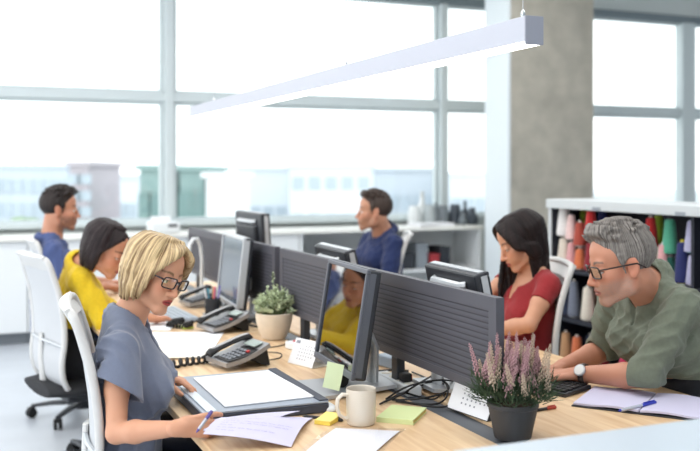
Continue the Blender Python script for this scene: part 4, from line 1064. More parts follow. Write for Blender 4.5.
def phone(label, loc, rz):
    t = thing('desk_phone', label, 'phone', loc, R_(rz), 'grey and black desk phones'); t.scale = (.93,) * 3; SIL = bpy.data.materials.get('phone_silver') or mat('phone_silver', (160, 160, 162), .35, metal=.3); BK = RUBBER
    body = MB().sheet(lambda u, v: V((-.095 + .19 * u, (2 * v - 1) * (.088 + .010 * u), .024 + .062 * u - .012 * math.sin(PI * u))), 12, 6, .018)
    obj('body', body, SIL, t)
    obj('faceplate', MB().sheet(lambda u, v: V((-.086 + .176 * u, -.090 + .122 * v, .0345 + .0555 * (.08 + .87 * u) - .012 * math.sin(PI * (.08 + .87 * u)) + .003)), 8, 4, .004), BK, t)
    zf = lambda x: .020 + .062 * ((x + .095) / .19) - .012 * math.sin(PI * (x + .095) / .19) + .0145
    tl = Matrix.Rotation(-.30, 3, 'Y')
    obj('display', MB().box((.058, -.026, zf(.058) + .009), (.042, .090, .006), rot=tl, bevel=.002), mat('phone_display', (150, 164, 158), .2) if 'phone_display' not in bpy.data.materials else bpy.data.materials['phone_display'], t)
    km = bpy.data.materials.get('phone_key') or mat('phone_key', (132, 136, 142), .5); kr = bpy.data.materials.get('phone_key_red') or mat('phone_key_red', (196, 60, 60), .5)
    for i in range(5):
        for j in range(4):
            x = -.066 + i * .020; obj('key', MB().box((x, -.062 + j * .024, zf(x) + .006), (.012, .016, .006), rot=tl, bevel=.0015), kr if (i, j) == (4, 0) else km, t)
    hp = [(-.096, .064, .042), (-.084, .064, .053), (-.045, .064, .066), (.010, .064, .083), (.055, .064, .096), (.082, .064, .099), (.092, .064, .090)]
    h = obj('handset', MB().tube(hp, [.017, .019, .013, .012, .013, .019, .017], 12, flat=(1.25, .8)), BK, t)
    obj('handset_trim', MB().tube([(p[0], p[1], p[2] + .012) for p in hp[1:6]], [.006, .007, .007, .007, .006], 8, flat=(1.6, .5)), SIL, h)
    obj('stand', MB().prism([(.020, .038), (.088, .074), (.104, .004), (.080, .004)], 1, -.082, .082), BK, t)
    return t
def coil(label, pts, r=.009, turns=26, wr=.0032):
    pts = [V(p) for p in pts]; P = []
    n = turns * 10
    for i in range(n + 1):
        q = i / n * (len(pts) - 1); k = min(int(q), len(pts) - 2); f = q - k; c = pts[k].lerp(pts[k + 1], f); t = (pts[k + 1] - pts[k]).normalized()
        x = t.cross(V((0, 0, 1))).normalized(); y = x.cross(t); a = 2 * PI * turns * i / n
        P.append(c + x * r * math.cos(a) + y * r * math.sin(a))
    return tag(obj('coiled_cord', MB().tube(P, wr, 6), RUBBER), label, 'cord')
def cable(label, pts, r=.003, m=None, name='cable', sub=8):
    pts = [V(p) for p in pts]; n = len(pts); P = []
    for i in range(n - 1):
        a, b, c, d = pts[max(i - 1, 0)], pts[i], pts[i + 1], pts[min(i + 2, n - 1)]
        for j in range(sub):
            t = j / sub; P.append(.5 * (2 * b + (c - a) * t + (2 * a - 5 * b + 4 * c - d) * t * t + (3 * b - a - 3 * c + d) * t ** 3))
    P.append(pts[-1])
    return tag(obj(name, MB().tube(P, r, 6), m or RUBBER), label, 'cable')
def sheet4(name, A, B, C, D, m, bow=0., thick=.0008, nu=10, nv=8, parent=None, side=0.):
    def fn(u, v):
        p = A * (1 - u) * (1 - v) + B * u * (1 - v) + C * u * v + D * (1 - u) * v
        return p + V((0, 0, bow * math.sin(PI * v) * (1 - .3 * u) + side * math.sin(PI * u)))
    return fn, obj(name, MB().sheet(fn, nu, nv, thick), m, parent)
def printed(fn, parent, lines=14, lo=.1, hi=.9, seed=1, m=None):
    r = random.Random(seed); mb = MB()
    for k in range(lines):
        v = lo + (hi - lo) * k / (lines - 1); u = .10
        while u < .86:
            w = r.uniform(.03, .09); e = min(u + w, .9)
            a = V((0, 0, .0010)); dv = .005
            mb.add([V(fn(u, v)) + a, V(fn(e, v)) + a, V(fn(e, v + dv)) + a, V(fn(u, v + dv)) + a], [(0, 1, 2, 3)]); u = e + .02
            if r.random() < .08: break
    return obj('printed_text', mb, m or mat('ink_grey', (110, 110, 130), .8), parent)

def build_left_desk():
    # drawing board case with paper
    t = thing('document_case', 'flat grey document case lying in front of the blonde woman', 'case', (.852, 2.875, ZT))
    mc = mat('case_grey', (150, 160, 174), .4); ms = mat('case_dark', (58, 64, 78), .5)
    obj('base', MB().box((0, 0, .015), (.386, .50, .028), bevel=.004), ms, t)
    obj('lid', MB().box((0, 0, .0325), (.384, .498, .006), bevel=.002), mc, t)
    obj('edge_strip', MB().box((.177, 0, .0375), (.028, .49, .005), bevel=.001), ms, t)
    obj('hinge_strip', MB().box((-.165, 0, .0375), (.03, .49, .004), bevel=.001), mat('case_light', (206, 216, 226), .3, metal=.2), t)
    fn, p = sheet4('paper_sheet', V((.735, 2.665, .7685)), V((1.02, 2.68, .7685)), V((1.005, 3.09, .7685)), V((.74, 3.075, .7685)), PAPER, .0, .003)
    tag(p, 'blank white sheets on top of the grey document case', 'paper')
    # papers in the hand
    ink = mat('ink_lilac', (140, 134, 184), .8)
    fn, p = sheet4('paper_sheet', onz(203, 434, .775), onz(291, 447, .7325), onz(313, 418, .7325), onz(232, 420, .770), PAPERL, .022, side=.006); tag(p, 'printed paper lying under the raised sheet in the blonde woman\'s hand', 'paper'); printed(fn, p, 12, .12, .88, 3, ink)
    A = at(205, 428, 2.53); fn, p = sheet4('paper_sheet', at(203, 431, 2.53), at(262, 427, 2.60), at(300, 411, 2.70), at(216, 419, 2.62), PAPERL, .010, side=.004); tag(p, 'raised lilac-shaded sheet held by the blonde woman', 'paper')
    # mug
    p = onz(361, 424); t = thing('mug', 'cream ceramic mug on the desk in front of black-screened monitor', 'mug', (p.x, p.y, ZT))
    cer = mat('ceramic_cream', (216, 207, 192), .3, spec=.5)
    obj('cup', MB().lathe([(.034, 0), (.039, .003), (.0415, .012), (.043, .098), (.042, .103), (.040, .102), (.0385, .093), (.0375, .010), (.02, .006)], n=36), cer, t)
    q = V((-.92, .0, 0)); obj('handle', MB().tube([q * .042 + V((0, 0, .086)), q * .062 + V((0, 0, .090)), q * .078 + V((0, 0, .078)), q * .081 + V((0, 0, .055)), q * .073 + V((0, 0, .033)), q * .056 + V((0, 0, .022)), q * .042 + V((0, 0, .022))], .0062, 10, flat=(1.3, .9)), cer, t)
    obj('coffee', MB().lathe([(.0, .082), (.0380, .082)], n=30, cap=False), mat('coffee', (70, 44, 28), .15), t)
    # sticky pads, notebook, plastic sleeve, pens
    yel = mat('sticky_yellow', (240, 214, 96), .8); p = onz(328, 422)
    t = thing('sticky_pad', 'yellow sticky note pad beside the cream mug', 'sticky notes', (p.x, p.y, ZT), .75)
    obj('pad', MB().box((0, 0, .006), (.078, .05, .011), bevel=.001), yel, t); obj('top_sheet', MB().sheet(lambda u, v: V(((u - .5) * .078, (v - .5) * .05, .0125 + .006 * u * u)), 6, 2, .0006), mat('sticky_pale', (246, 226, 130), .8), t)
    p = onz(402, 417); t = thing('notebook', 'pale lime notebook lying right of the mug', 'notebook', (p.x, p.y, ZT), R_(48))
    obj('pages', MB().box((0, 0, .0065), (.150, .106, .010)), mat('page_edge_yellow', (206, 190, 110), .8), t); obj('cover', MB().box((0, 0, .0130), (.154, .110, .003), bevel=.001).box((0, 0, .0008), (.154, .110, .0016)).box((-.0765, 0, .0065), (.002, .110, .013)), mat('cover_lime', (212, 224, 164), .6), t)
    p = onz(352, 440); sl = glass_mat('plastic_sleeve', (.98, .98, .99, 1), .06, .12)
    fn, o = sheet4('paper_sheet', onz(305, 452, .7325), onz(372, 455, .7325), onz(400, 431, .7325), onz(336, 428, .7325), PAPER, .003); tag(o, 'loose white paper inside the clear sleeve at bottom middle', 'paper')
    fn, o = sheet4('plastic_sleeve', onz(300, 451, .739), onz(380, 455, .739), onz(406, 429, .739), onz(335, 426, .739), sl, .006); tag(o, 'clear plastic document sleeve at the near desk edge', 'sleeve')
    def pen(label, a, b, m, mt, r=.0045, clip=True):
        a = V(a); b = V(b); d = (b - a).normalized(); t = thing('pen', label, 'pen', a)
        L = (b - a).length; P = lambda s: d * s
        obj('barrel', MB().tube([P(.012), P(L * .62)], r, 10), m, t); obj('tip', MB().tube([P(0), P(.012)], [.0008, r * .9], 10), mt, t)
        obj('cap', MB().tube([P(L * .62), P(L * .98), P(L)], [r * 1.12, r * 1.12, r * .7], 10), mt, t)
        if clip: obj('clip', MB().tube([P(L * .66) + V((0, 0, r * 1.5)), P(L * .96) + V((0, 0, r * 1.5))], .0014, 6), mt, t)
        return t
    blk = mat('pen_black', (30, 30, 34), .4); blu = mat('pen_blue', (40, 56, 178), .4); clr = mat('pen_clear', (186, 192, 206), .2); rd = mat('pen_red', (176, 62, 44), .45)
    pen('black pen lying between sticky pad and document case', onz(302, 416, ZT + .005), onz(343, 420, ZT + .005), blk, blk)
    pen('white-grey pen held in the blonde woman\'s fingers', at(196, 433, 2.49), at(212, 411, 2.545), clr, mat('pen_violet', (92, 80, 150), .4), clip=False)
    pen('blue-capped clear pen lying on the open notebook', onz(618, 411, ZT + .017), onz(656, 402, ZT + .017), clr, blu)
    pen('red pen lying on the desk right of the heather pot', onz(531, 411, ZT + .005), onz(556, 407, ZT + .005), blk, rd)
    p = onz(323, 410); t = thing('computer_mouse', 'small white mouse in front of the black-screened monitor', 'mouse', (p.x, p.y, ZT), R_(120))
    g = Grid((-.06, -.04, 0), (.06, .04, .04), .003); g.ell((0, 0, .006), (.048, .027, .022), None, .004, clip=[((0, 0, .001), V((0, 0, -1)))]); sdf_obj('shell', g, WHITE, t); obj('wheel', MB().lathe([(.006, -.003), (.006, .003)], (.025, 0, .024), 12, Matrix.Rotation(PI / 2, 3, 'X')), DARKM, t)
    # desk calendar
    def calendar(label, a, b, h, lean, seed, blk_):
        a = V(a); b = V(b); ax = (b - a); L = ax.length; t = thing('desk_calendar', label, 'calendar', (a.x, a.y, ZT), math.atan2(ax.y, ax.x), 'white tent calendars')
        n = lean; T = lambda u, v, o=0: V((u * L, n * v * h * .42 + o * -n * .5, .003 + v * h * .9 + abs(o) * .4))
        obj('front_page', MB().sheet(lambda u, v: T(u, v), 2, 2, .002), PAPER, t)
        obj('back_page', MB().sheet(lambda u, v: V((u * L, n * h * .84 - n * v * h * .42, .003 + v * h * .9)), 2, 2, .002), PAPER, t)
        obj('base', MB().box((L / 2, n * h * .42, .002), (L, h * .84, .003)), blk_, t)
        ink = mat('calendar_ink', (150, 152, 160), .8) if 'calendar_ink' not in bpy.data.materials else bpy.data.materials['calendar_ink']
        mk = MB(); r = random.Random(seed); e = -n * .0022
        for i in range(6):
            for j in range(5):
                if (j == 0 and i < 2) or (j == 4 and i > 3): continue
                u0 = .30 + .105 * i; v0 = .72 - .13 * j; q = V((0, e * .9, .001))
                mk.add([T(u0, v0) + q, T(u0 + .035, v0) + q, T(u0 + .035, v0 + .045) + q, T(u0, v0 + .045) + q], [(0, 1, 2, 3)])
        mk.add([T(.08, .80) + V((0, e, .001)), T(.24, .80) + V((0, e, .001)), T(.24, .92) + V((0, e, .001)), T(.08, .92) + V((0, e, .001))], [(0, 1, 2, 3)])
        obj('date_marks', mk, ink, t)
        return t
    calendar('white desk calendar left of the black-screened monitor', onz(288, 363), onz(312, 369), .098, 1, 1, PAPERC)
    calendar('white desk calendar on a dark base behind the heather pot', onz(447, 408), onz(487, 422), .115, 1, 2, DARKM)
    # pot plant
    p = V((1.288, 3.88, 0)); t = thing('potted_plant', 'small green leafy plant in a round beige bowl pot', 'plant', (p.x, p.y, ZT))
    obj('pot', MB().lathe([(.040, 0), (.050, .004), (.068, .04), (.079, .085), (.081, .112), (.078, .115), (.075, .111), (.071, .09), (.02, .085)], n=32), mat('pot_beige', (220, 206, 186), .7, noise=.06, nscale=18), t)
    obj('soil', MB().lathe([(.0, .098), (.0725, .096)], n=20, cap=False), mat('soil', (70, 54, 42), .95), t)
    lf = mat('leaf_silver_green', (192, 204, 170), .6, noise=.2, nscale=30, spec=.3); mb = MB(); st = MB(); r = random.Random(4)
    for i in range(90):
        a = r.uniform(0, 2 * PI); sp_ = r.random() ** .6; d = V((math.cos(a) * sp_ * .100, math.sin(a) * sp_ * .100, .10 + .105 * (1 - sp_ ** 2) * r.uniform(.7, 1.05) + .015))
        b = V((d.x * .45, d.y * .45, .098)); st.tube([b, (b + d) / 2 + V((0, 0, .012)), d], .0012, 5)
        for q in range(7):
            c = b.lerp(d, .45 + .55 * q / 6) + V((0, 0, .01)); v = V((r.uniform(-1, 1), r.uniform(-1, 1), r.uniform(-.1, .9))).normalized(); s_ = v.cross(V((0, 0, 1))).normalized(); l = r.uniform(.016, .026); w = l * .30; up = s_.cross(v) * .003
            mb.add([c, c + v * l * .5 + s_ * w + up, c + v * l, c + v * l * .5 - s_ * w + up, c + v * l * .5 - up], [(0, 1, 4), (1, 2, 4), (2, 3, 4), (3, 0, 4), (0, 4, 3), (0, 1, 2, 3)][:4], True)
    st.tube([(.005, .02, .10), (.008, .025, .2), (.002, .028, .285)], .0016, 5)
    for q in range(12):
        c = V((.004, .026, .19 + q * .008)); v = V((math.cos(q * 2.4), math.sin(q * 2.4), .6)).normalized(); s_ = v.cross(V((0, 0, 1))).normalized(); l = .016; mb.add([c, c + v * l * .5 + s_ * .005, c + v * l, c + v * l * .5 - s_ * .005], [(0, 1, 2, 3)], True)
    obj('stems', st, mat('stem_green', (112, 132, 84), .7), t); obj('foliage', mb, lf, t)
    # phones
    phone('nearest desk phone, left of the beige bowl plant', (.985, 3.40, ZT), 12)
    coil('black coiled cord of the nearest desk phone', [(.905, 3.47, ZT + .030), (.88, 3.485, ZT + .013), (.80, 3.46, ZT + .016), (.70, 3.40, ZT + .016)], .0125, 10, .006)
    phone('middle desk phone in front of the pen cup', (1.135, 4.16, ZT), 12)
    coil('black coiled cord bunched beside the middle desk phone', [(1.02, 4.25, ZT + .03), (.99, 4.28, ZT + .014), (.93, 4.34, ZT + .014), (.97, 4.42, ZT + .016), (1.00, 4.36, ZT + .03), (.94, 4.30, ZT + .03)], .011, 26, .004)
    phone('far desk phone below the curved white lamp', (1.235, 4.98, ZT), 8)
    # pen cup and its pens
    p = onz(212.5, 318); t = thing('pen_cup', 'black pen cup standing in front of the grey-screened monitor', 'cup', (p.x, p.y, ZT))
    obj('cup', MB().lathe([(.034, 0), (.036, .003), (.038, .100), (.036, .100), (.034, .006), (.01, .005)], n=24), DARKM, t)
    cols = [('violet', (110, 92, 160)), ('orange', (214, 130, 70)), ('dark', (44, 46, 60)), ('white', (220, 222, 226)), ('teal', (70, 140, 160)), ('pink', (206, 110, 140)), ('lilac', (160, 150, 200))]
    for i, (cn, c) in enumerate(cols):
        a = 2 * PI * i / len(cols); b = V((p.x + math.cos(a) * .010, p.y + math.sin(a) * .010, ZT + .012)); e = V((p.x + math.cos(a + .25) * .030, p.y + math.sin(a + .25) * .030, ZT + .100)); d = (e - b).normalized()
        pen('%s pen standing in the black pen cup' % cn, b, b + d * rnd.uniform(.135, .155), mat('pen_' + cn, c, .4), bpy.data.materials['pen_' + cn], .0042, False)
    # keyboard of the woman in yellow
    def keyboard(label, loc, rz, m, mk):
        t = thing('keyboard', label, 'keyboard', loc, rz)
        obj('case', MB().box((0, 0, .009), (.15, .44, .014), rot=Matrix.Rotation(-.04, 3, 'Y'), bevel=.003), m, t)
        kb = MB()
        for i in range(5):
            for j in range(20): kb.box((-.054 + i * .027, -.202 + j * .0213, .019 + (-.054 + i * .027) * .04), (.022, .017, .006), bevel=.001, seg=1)
        obj('keys', kb, mk, t); return t
    keyboard('grey keyboard in front of the woman in yellow', (1.02, 4.66, ZT), .05, mat('keyboard_grey', (150, 160, 172), .5), mat('keys_grey', (176, 186, 196), .5))
    keyboard('black keyboard under the grey-haired man\'s hands behind the heather', (1.80, 2.735, ZT), .35, DARKM, RUBBER)
    # papers between the women
    k = 0
    for (A, B, C, D, m, lab) in ((onz(150, 352), onz(214, 349), onz(224, 333), onz(152, 333), PAPER, 'large white sheet between the blonde and yellow-sweater women'), (onz(152, 359, ZT + .004), onz(206, 358, ZT + .004), onz(215, 348, ZT + .004), onz(155, 346, ZT + .004), PAPERC, 'cream sheet overlapping the large white sheet'), (onz(136, 331), onz(170, 331), onz(178, 321), onz(140, 321), PAPER, 'small white sheet under the hand of the woman in yellow'), (onz(226, 300), onz(262, 304), onz(275, 292), onz(238, 288), PAPER, 'white papers behind the grey-screened monitor')):
        fn, o = sheet4('paper_sheet', A + V((0, 0, .003)), B + V((0, 0, .003)), C + V((0, 0, .003)), D + V((0, 0, .003)), m, 0., .003); tag(o, lab, 'paper')
    p = onz(186, 328); t = thing('sticky_pad', 'lime sticky pad lying beyond the large white sheet', 'sticky notes', (p.x, p.y, ZT), .1); obj('pad', MB().box((0, 0, .005), (.05, .075, .009), bevel=.001), mat('sticky_green', (190, 214, 96), .8), t); obj('top_sheet', MB().sheet(lambda u, v: V(((u - .5) * .05, (v - .5) * .075, .0102 + .004 * u * u)), 5, 2, .0006), bpy.data.materials['sticky_lime'], t)
    # curved lamp
    t = thing('desk_lamp', 'curved white desk lamp on the far left desk', 'lamp', (1.322, 5.30, ZT))
    obj('base', MB().lathe([(.040, 0), (.043, .006), (.040, .016), (.012, .022), (.008, .05)], n=24), WHITE, t)
    obj('stem', MB().tube([(0, 0, .02), (.005, 0, .22), (-.005, 0, .30), (-.025, -.01, .338), (-.052, -.02, .338), (-.074, -.03, .31), (-.084, -.035, .24)], [.011] * 7, 10), WHITE, t)
    obj('lamp_head', MB().tube([(-.083, -.035, .27), (-.086, -.036, .21), (-.087, -.037, .17)], [.012, .020, .023], 14), WHITE, t)
    # thin cables on the left desk
    cable('thin black cable behind the nearest phone running to the calendar', [(1.06, 3.47, ZT + .004), (1.12, 3.60, ZT + .003), (1.20, 3.55, ZT + .003), (1.17, 3.46, ZT + .003), (1.10, 3.43, ZT + .003)], .0022)
    cable('thin grey cable running from beige bowl plant towards the divider', [(1.14, 3.72, ZT + .003), (1.20, 3.68, ZT + .003), (1.30, 3.74, ZT + .003), (1.34, 3.86, ZT + .004)], .0022, DARKM)
    cable('black cable curling behind the middle phone', [(1.18, 4.26, ZT + .004), (1.24, 4.22, ZT + .004), (1.28, 4.30, ZT + .004), (1.22, 4.36, ZT + .004), (1.29, 4.42, ZT + .004)], .004)
    cable('black cable bunched at the foot of the grey-screened monitor', [(1.20, 4.30, ZT + .010), (1.27, 4.36, ZT + .014), (1.31, 4.30, ZT + .010), (1.26, 4.24, ZT + .012), (1.31, 4.18, ZT + .006)], .005)
    p = onz(302, 330); t = thing('adapter', 'small white plug adapter with red dot near the divider', 'adapter', (1.29, 3.62, ZT), .3); obj('block', MB().box((0, 0, .016), (.05, .07, .03), bevel=.005), WHITE, t); obj('red_dot', MB().lathe([(.008, .030), (.008, .035), (.005, .037)], n=12), mat('red_plastic', (206, 70, 66), .4), t)

def build_right_desk():
    # open notebook of the grey man
    t = thing('open_notebook', 'open blank notebook in front of the grey-haired man', 'notebook', (1.985, 2.325, ZT), R_(-52))
    obj('cover', MB().box((0, 0, .0025), (.405, .265, .004), bevel=.001), DARKM, t)
    for s in (-1, 1): obj('page_block', MB().sheet(lambda u, v, s=s: V((s * (.002 + .196 * u), (v - .5) * .255, .009 + .004 * math.sin(PI * min(1, u * 1.4)))), 10, 2, .006), PAPERL, t)
    # heather
    t = thing('potted_heather', 'pink flowering heather in a dark pot at the near end of divider', 'plant', (1.405, 2.185, ZT + .0))
    obj('pot', MB().lathe([(.046, 0), (.050, .003), (.067, .084), (.070, .086), (.070, .098), (.064, .098), (.062, .084), (.02, .080)], n=32), mat('pot_charcoal', (52, 52, 54), .55), t)
    obj('soil', MB().lathe([(.0, .088), (.063, .086)], n=20, cap=False), bpy.data.materials['soil'], t)
    r = random.Random(11); fo = MB()
    for i in range(1300):
        a = r.uniform(0, 2 * PI); q = r.random() ** .5; top = V((math.cos(a) * q * .115, math.sin(a) * q * .122, .105 + r.random() * .112 * (1.15 - q * .6))); b = V((top.x * .4, top.y * .4, .088))
        c = b.lerp(top, r.uniform(.5, 1)); v = (top - b).normalized() + V((r.uniform(-.7, .7), r.uniform(-.7, .7), r.uniform(-.1, .5))); v.normalize(); l = r.uniform(.025, .05); s_ = v.cross(V((0, 0, 1))).normalized(); w = .0022; n_ = s_.cross(v)
        fo.add([c - s_ * w, c + s_ * w, c + n_ * w, c + v * l], [(0, 1, 3), (1, 2, 3), (2, 0, 3)])
    obj('foliage', fo, mat('heather_green', (52, 72, 46), .7, noise=.3, nscale=20), t)
    FL = mat('heather_pink', (178, 140, 144), .7, noise=.18, nscale=60); FL2 = mat('heather_bud', (192, 172, 152), .7, noise=.15, nscale=60); FG = mat('heather_tip', (150, 158, 108), .7)
    meshes = []
    for k in range(6):
        mb = MB(); L = .080 + .010 * k; ph = k
        mb.tube([(0, 0, 0), (.002, .001, L * .5), (0, 0, L)], [.0016, .0014, .0006], 5)
        nb = 46
        for i in range(nb):
            f = i / nb; z = L * (.20 + .78 * f); a = i * 2.4 + ph; rr = .0062 * (1 - .75 * f) + .001; c = V((math.cos(a) * rr, math.sin(a) * rr, z)); s_ = .0036 * (1 - .5 * f)
            mb.lathe([(s_ * .2, -s_), (s_ * .9, -.3 * s_), (s_ * .8, .6 * s_), (s_ * .2, 1.1 * s_)], c, 5)
        meshes.append(mb)
    protos = [None] * 6
    for i in range(56):
        a = i * 2.39996; q = math.sqrt((i + .5) / 56); k = r.randrange(6)
        if protos[k] is None:
            o = obj('flower_spike', meshes[k], FL if k % 4 else FL2, t); protos[k] = o
        else: o = bpy.data.objects.new('flower_spike', protos[k].data); COL.objects.link(o); o.parent = t
        o.location = (math.cos(a) * q * .098, math.sin(a) * q * .098, .128 + .040 * (1 - q * q) + r.uniform(-.02, .02)); o.rotation_euler = (-math.sin(a) * q * .42 + r.uniform(-.1, .1), math.cos(a) * q * .42 + r.uniform(-.1, .1), r.uniform(0, 6))
        o.rotation_euler.x, o.rotation_euler.y = -math.sin(a) * q * .40, math.cos(a) * q * .40
    # power strip, plugs and cables along the channel
    C = lambda px, py, z=.006: onz(px, py, ZT + z)
    t = thing('power_strip', 'white power strip lying along the cable channel below divider', 'power strip', (1.385, 2.86, .7215), R_(90))
    obj('body', MB().box((0, 0, .018), (.26, .052, .034), bevel=.006), WHITE, t)
    for i in range(4): obj('socket', MB().lathe([(.017, 0), (.017, .0025), (.012, .0028)], (-.09 + i * .06, 0, .0345), 14), PAPERC, t)
    t = thing('plug', 'black plug with a red face in the white power strip', 'plug', (1.385, 2.80, .7215 + .0375), R_(86)); obj('body', MB().box((0, 0, .014), (.040, .034, .028), bevel=.005), RUBBER, t); obj('red_face', MB().box((0, -.0175, .014), (.026, .004, .018), bevel=.001), bpy.data.materials['red_plastic'], t)
    t = thing('adapter', 'blue-grey charger block on the desk under the divider', 'adapter', (1.500, 3.16, ZT), .2); obj('block', MB().box((0, 0, .022), (.06, .10, .042), bevel=.006), mat('adapter_blue_grey', (150, 166, 182), .4), t); obj('lead', MB().tube([(0, .05, .015), (0, .08, .012), (.01, .10, .006)], .004, 6), RUBBER, t)
    cs = [('black cable running from the mug to under the divider', [C(380, 404), C(402, 393), C(428, 385), C(448, 378), C(464, 376, .03)], .003),
          ('black cable looping low beside the white calendar', [C(390, 398), C(412, 403, .01), C(436, 404), C(447, 396, .02), C(446, 384, .035), C(436, 378, .03)], .003),
          ('black cable running straight along the channel to the calendar', [C(396, 401), C(420, 405), C(442, 407), C(452, 404)], .0032),
          ('black cable arching over the power strip', [C(386, 399), C(404, 388, .03), C(424, 382, .05), C(444, 380, .04), C(456, 382, .01)], .003),
          ('black cable bunched behind the black-screened monitor', [C(366, 378), C(382, 375, .012), C(398, 373), C(410, 375)], .005),
          ('second black cable bunched behind the black-screened monitor', [C(364, 374), C(380, 371), C(396, 370, .016), C(408, 371)], .0045),
          ('thin dark cable across the notebook side of the channel', [C(404, 392), C(420, 397), C(434, 399, .012), C(444, 392)], .003),
          ('grey cable curving under the near divider', [C(412, 372), C(426, 378), C(440, 386), C(444, 396)], .003),
          ('black cable crossing from the mug side up to the divider bracket', [C(384, 402), C(400, 395, .02), C(418, 384, .035), C(436, 374, .03), C(450, 372)], .003),
          ('black cable looping wide in front of the power strip', [C(392, 400), C(416, 399, .015), C(438, 395, .02), C(449, 388, .03), C(440, 380, .03), C(420, 386, .02), C(398, 396)], .003),
          ('dark flat cable lying between the two desk calendars', [C(372, 380), C(388, 384), C(404, 382), C(420, 379)], .004)]
    for lab, P, r_ in cs: cable(lab, P, r_, DARKM if 'grey' in lab else RUBBER)
    # watch on the man's wrist is built with him
def build_lamp_and_front():
    t = thing('pendant_lamp', 'long white linear pendant lamp hanging above the desks', 'lamp', (1.475, 4.15, 1.80))
    L = 3.92; al = mat('lamp_aluminium', (184, 187, 198), .45, metal=.15)
    obj('housing', MB().box((0, 0, .043), (.056, L, .070), bevel=.002), al, t)
    obj('end_cap', MB().box((0, -L / 2 - .003, .0385), (.058, .006, .079), bevel=.001), mat('lamp_end_grey', (138, 142, 154), .5), t)
    obj('end_cap', MB().box((0, L / 2 + .003, .0385), (.058, .006, .079), bevel=.001), bpy.data.materials['lamp_end_grey'], t)
    obj('diffuser', MB().box((0, 0, .004), (.050, L - .004, .008)), mat('lamp_diffuser', (255, 252, 246), .5, emit=4.0), t)
    for px in (523, 346, 214):
        q = onX(px, 60, 1.475); y = q.y - 4.15
        y = max(-L / 2 + .03, min(L / 2 - .03, y))
        obj('cable_grip', MB().lathe([(.007, .078), (.007, .096), (.003, .104)], (0, y, 0), 10), CHROME, t)
        obj('suspension_cable', MB().tube([(0, y, .10), (0, y, 1.815)], .0012, 6), METAL, t)
    t = thing('credenza', 'white cabinet in the foreground at bottom right, out of focus', 'cabinet', (2.1, 1.19, 0))
    obj('body', MB().box((0, 0, .50), (2.5, .56, .84)), WHITE, t); obj('top', MB().box((0, 0, .935), (2.54, .60, .03), bevel=.004), mat('credenza_top', (186, 198, 208), .3), t)
    obj('plinth', MB().box((0, 0, .04), (2.4, .5, .08)), DARKM, t)
    for k in range(5):
        d = obj('door', MB().box((-1.0 + k * .5, .29, .50), (.494, .018, .83), bevel=.002), WHITE, t); obj('handle', MB().tube([(-1.0 + k * .5 + .18, .299, .80), (-1.0 + k * .5 + .18, .318, .80), (-1.0 + k * .5 + .18, .318, .68), (-1.0 + k * .5 + .18, .299, .68)], .005, 6), METAL, d)

def watch(root, W, E, inv):
    d = (W - E).normalized(); c = E.lerp(W, .90); n = V((-.45, -.75, .5)); n = (n - d * n.dot(d)).normalized(); s = d.cross(n)
    Rm = Matrix((s, d, n)).transposed(); T = inv @ Matrix.Translation(c)
    b = MB(); b.tube([Rm @ V((math.cos(a) * .034, 0, math.sin(a) * .030)) for a in [2 * PI * k / 24 for k in range(24)]], .010, 8, closed=True, flat=(.95, .25))
    o = obj('wristwatch', b, mat('strap_brown', (60, 48, 42), .6), root); o.matrix_basis = T
    k = obj('watch_case', MB().lathe([(.019, 0), (.020, .003), (.020, .008), (.017, .010)], n=24), METAL, o); k.matrix_basis = Rm.to_4x4() @ Matrix.Translation((0, 0, .029))
    k = obj('watch_face', MB().lathe([(.0, .0102), (.0165, .0102)], n=24, cap=False), mat('dial_white', (230, 230, 226), .3), o); k.matrix_basis = Rm.to_4x4() @ Matrix.Translation((0, 0, .029))
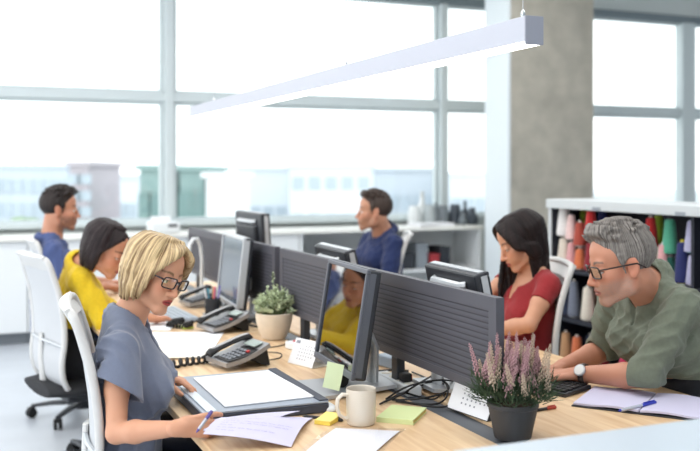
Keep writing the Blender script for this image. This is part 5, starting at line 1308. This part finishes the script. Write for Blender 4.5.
# ------------------------------------------------------------------ light, camera, build
def build_light():
    w = bpy.data.worlds.new('World'); bpy.context.scene.world = w; w.use_nodes = True; nt = w.node_tree; bg = nt.nodes['Background']
    tc = nt.nodes.new('ShaderNodeTexCoord'); sx = nt.nodes.new('ShaderNodeSeparateXYZ'); r = nt.nodes.new('ShaderNodeValToRGB')
    nt.links.new(tc.outputs['Generated'], sx.inputs[0]); nt.links.new(sx.outputs[2], r.inputs[0])
    r.color_ramp.elements[0].position = 0; r.color_ramp.elements[0].color = (.98, .99, 1, 1); r.color_ramp.elements[1].position = .8; r.color_ramp.elements[1].color = (.90, .95, 1, 1)
    nt.links.new(r.outputs[0], bg.inputs[0]); bg.inputs[1].default_value = SKY
    def area(name, loc, size, e, rot=(0, 0, 0), col=(1, .97, .93)):
        a = bpy.data.lights.new(name, 'AREA'); a.shape = 'RECTANGLE'; a.size, a.size_y = size; a.energy = e; a.color = col
        o = bpy.data.objects.new(name, a); COL.objects.link(o); o.location = loc; o.rotation_euler = rot; return o
    k = 0
    for x in (-.9, 1.5, 4.2):
        for y in (1.4, 3.9, 6.4): area('ceiling_fill', (x, y, 3.55), (1.2, 1.2), CEILW)  # unseen area lights added under the ceiling to brighten the room
SKY, CEILW, EXPO = 2.3, 23, .06
build_shell(); build_outside(); build_back_furniture(); build_thread_shelf(); build_desks(); build_chairs(); build_monitors(); build_left_desk(); build_right_desk(); build_lamp_and_front()
build_people(); 
_r, _M, _inv, _sp = PEOPLE['grey']; watch(_r, _sp['WL'], _sp['EL'], _inv)
build_light()
cam = bpy.data.cameras.new('camera'); co = bpy.data.objects.new('camera', cam); COL.objects.link(co); bpy.context.scene.camera = co
co.location = (0, 0, CAMZ); co.rotation_euler = (PI / 2, 0, -TH); cam.sensor_width = 36; cam.lens = FPX / 700 * 36; cam.shift_y = -(225.5 - HOR) / 700
cam.clip_start = .05; cam.clip_end = 400
cam.dof.use_dof = True; cam.dof.focus_distance = 2.85; cam.dof.aperture_fstop = 2.5
vs = bpy.context.scene.view_settings; vs.view_transform = 'Standard'; vs.look = 'None'; vs.gamma = 1; vs.use_curve_mapping = False; vs.exposure = EXPO
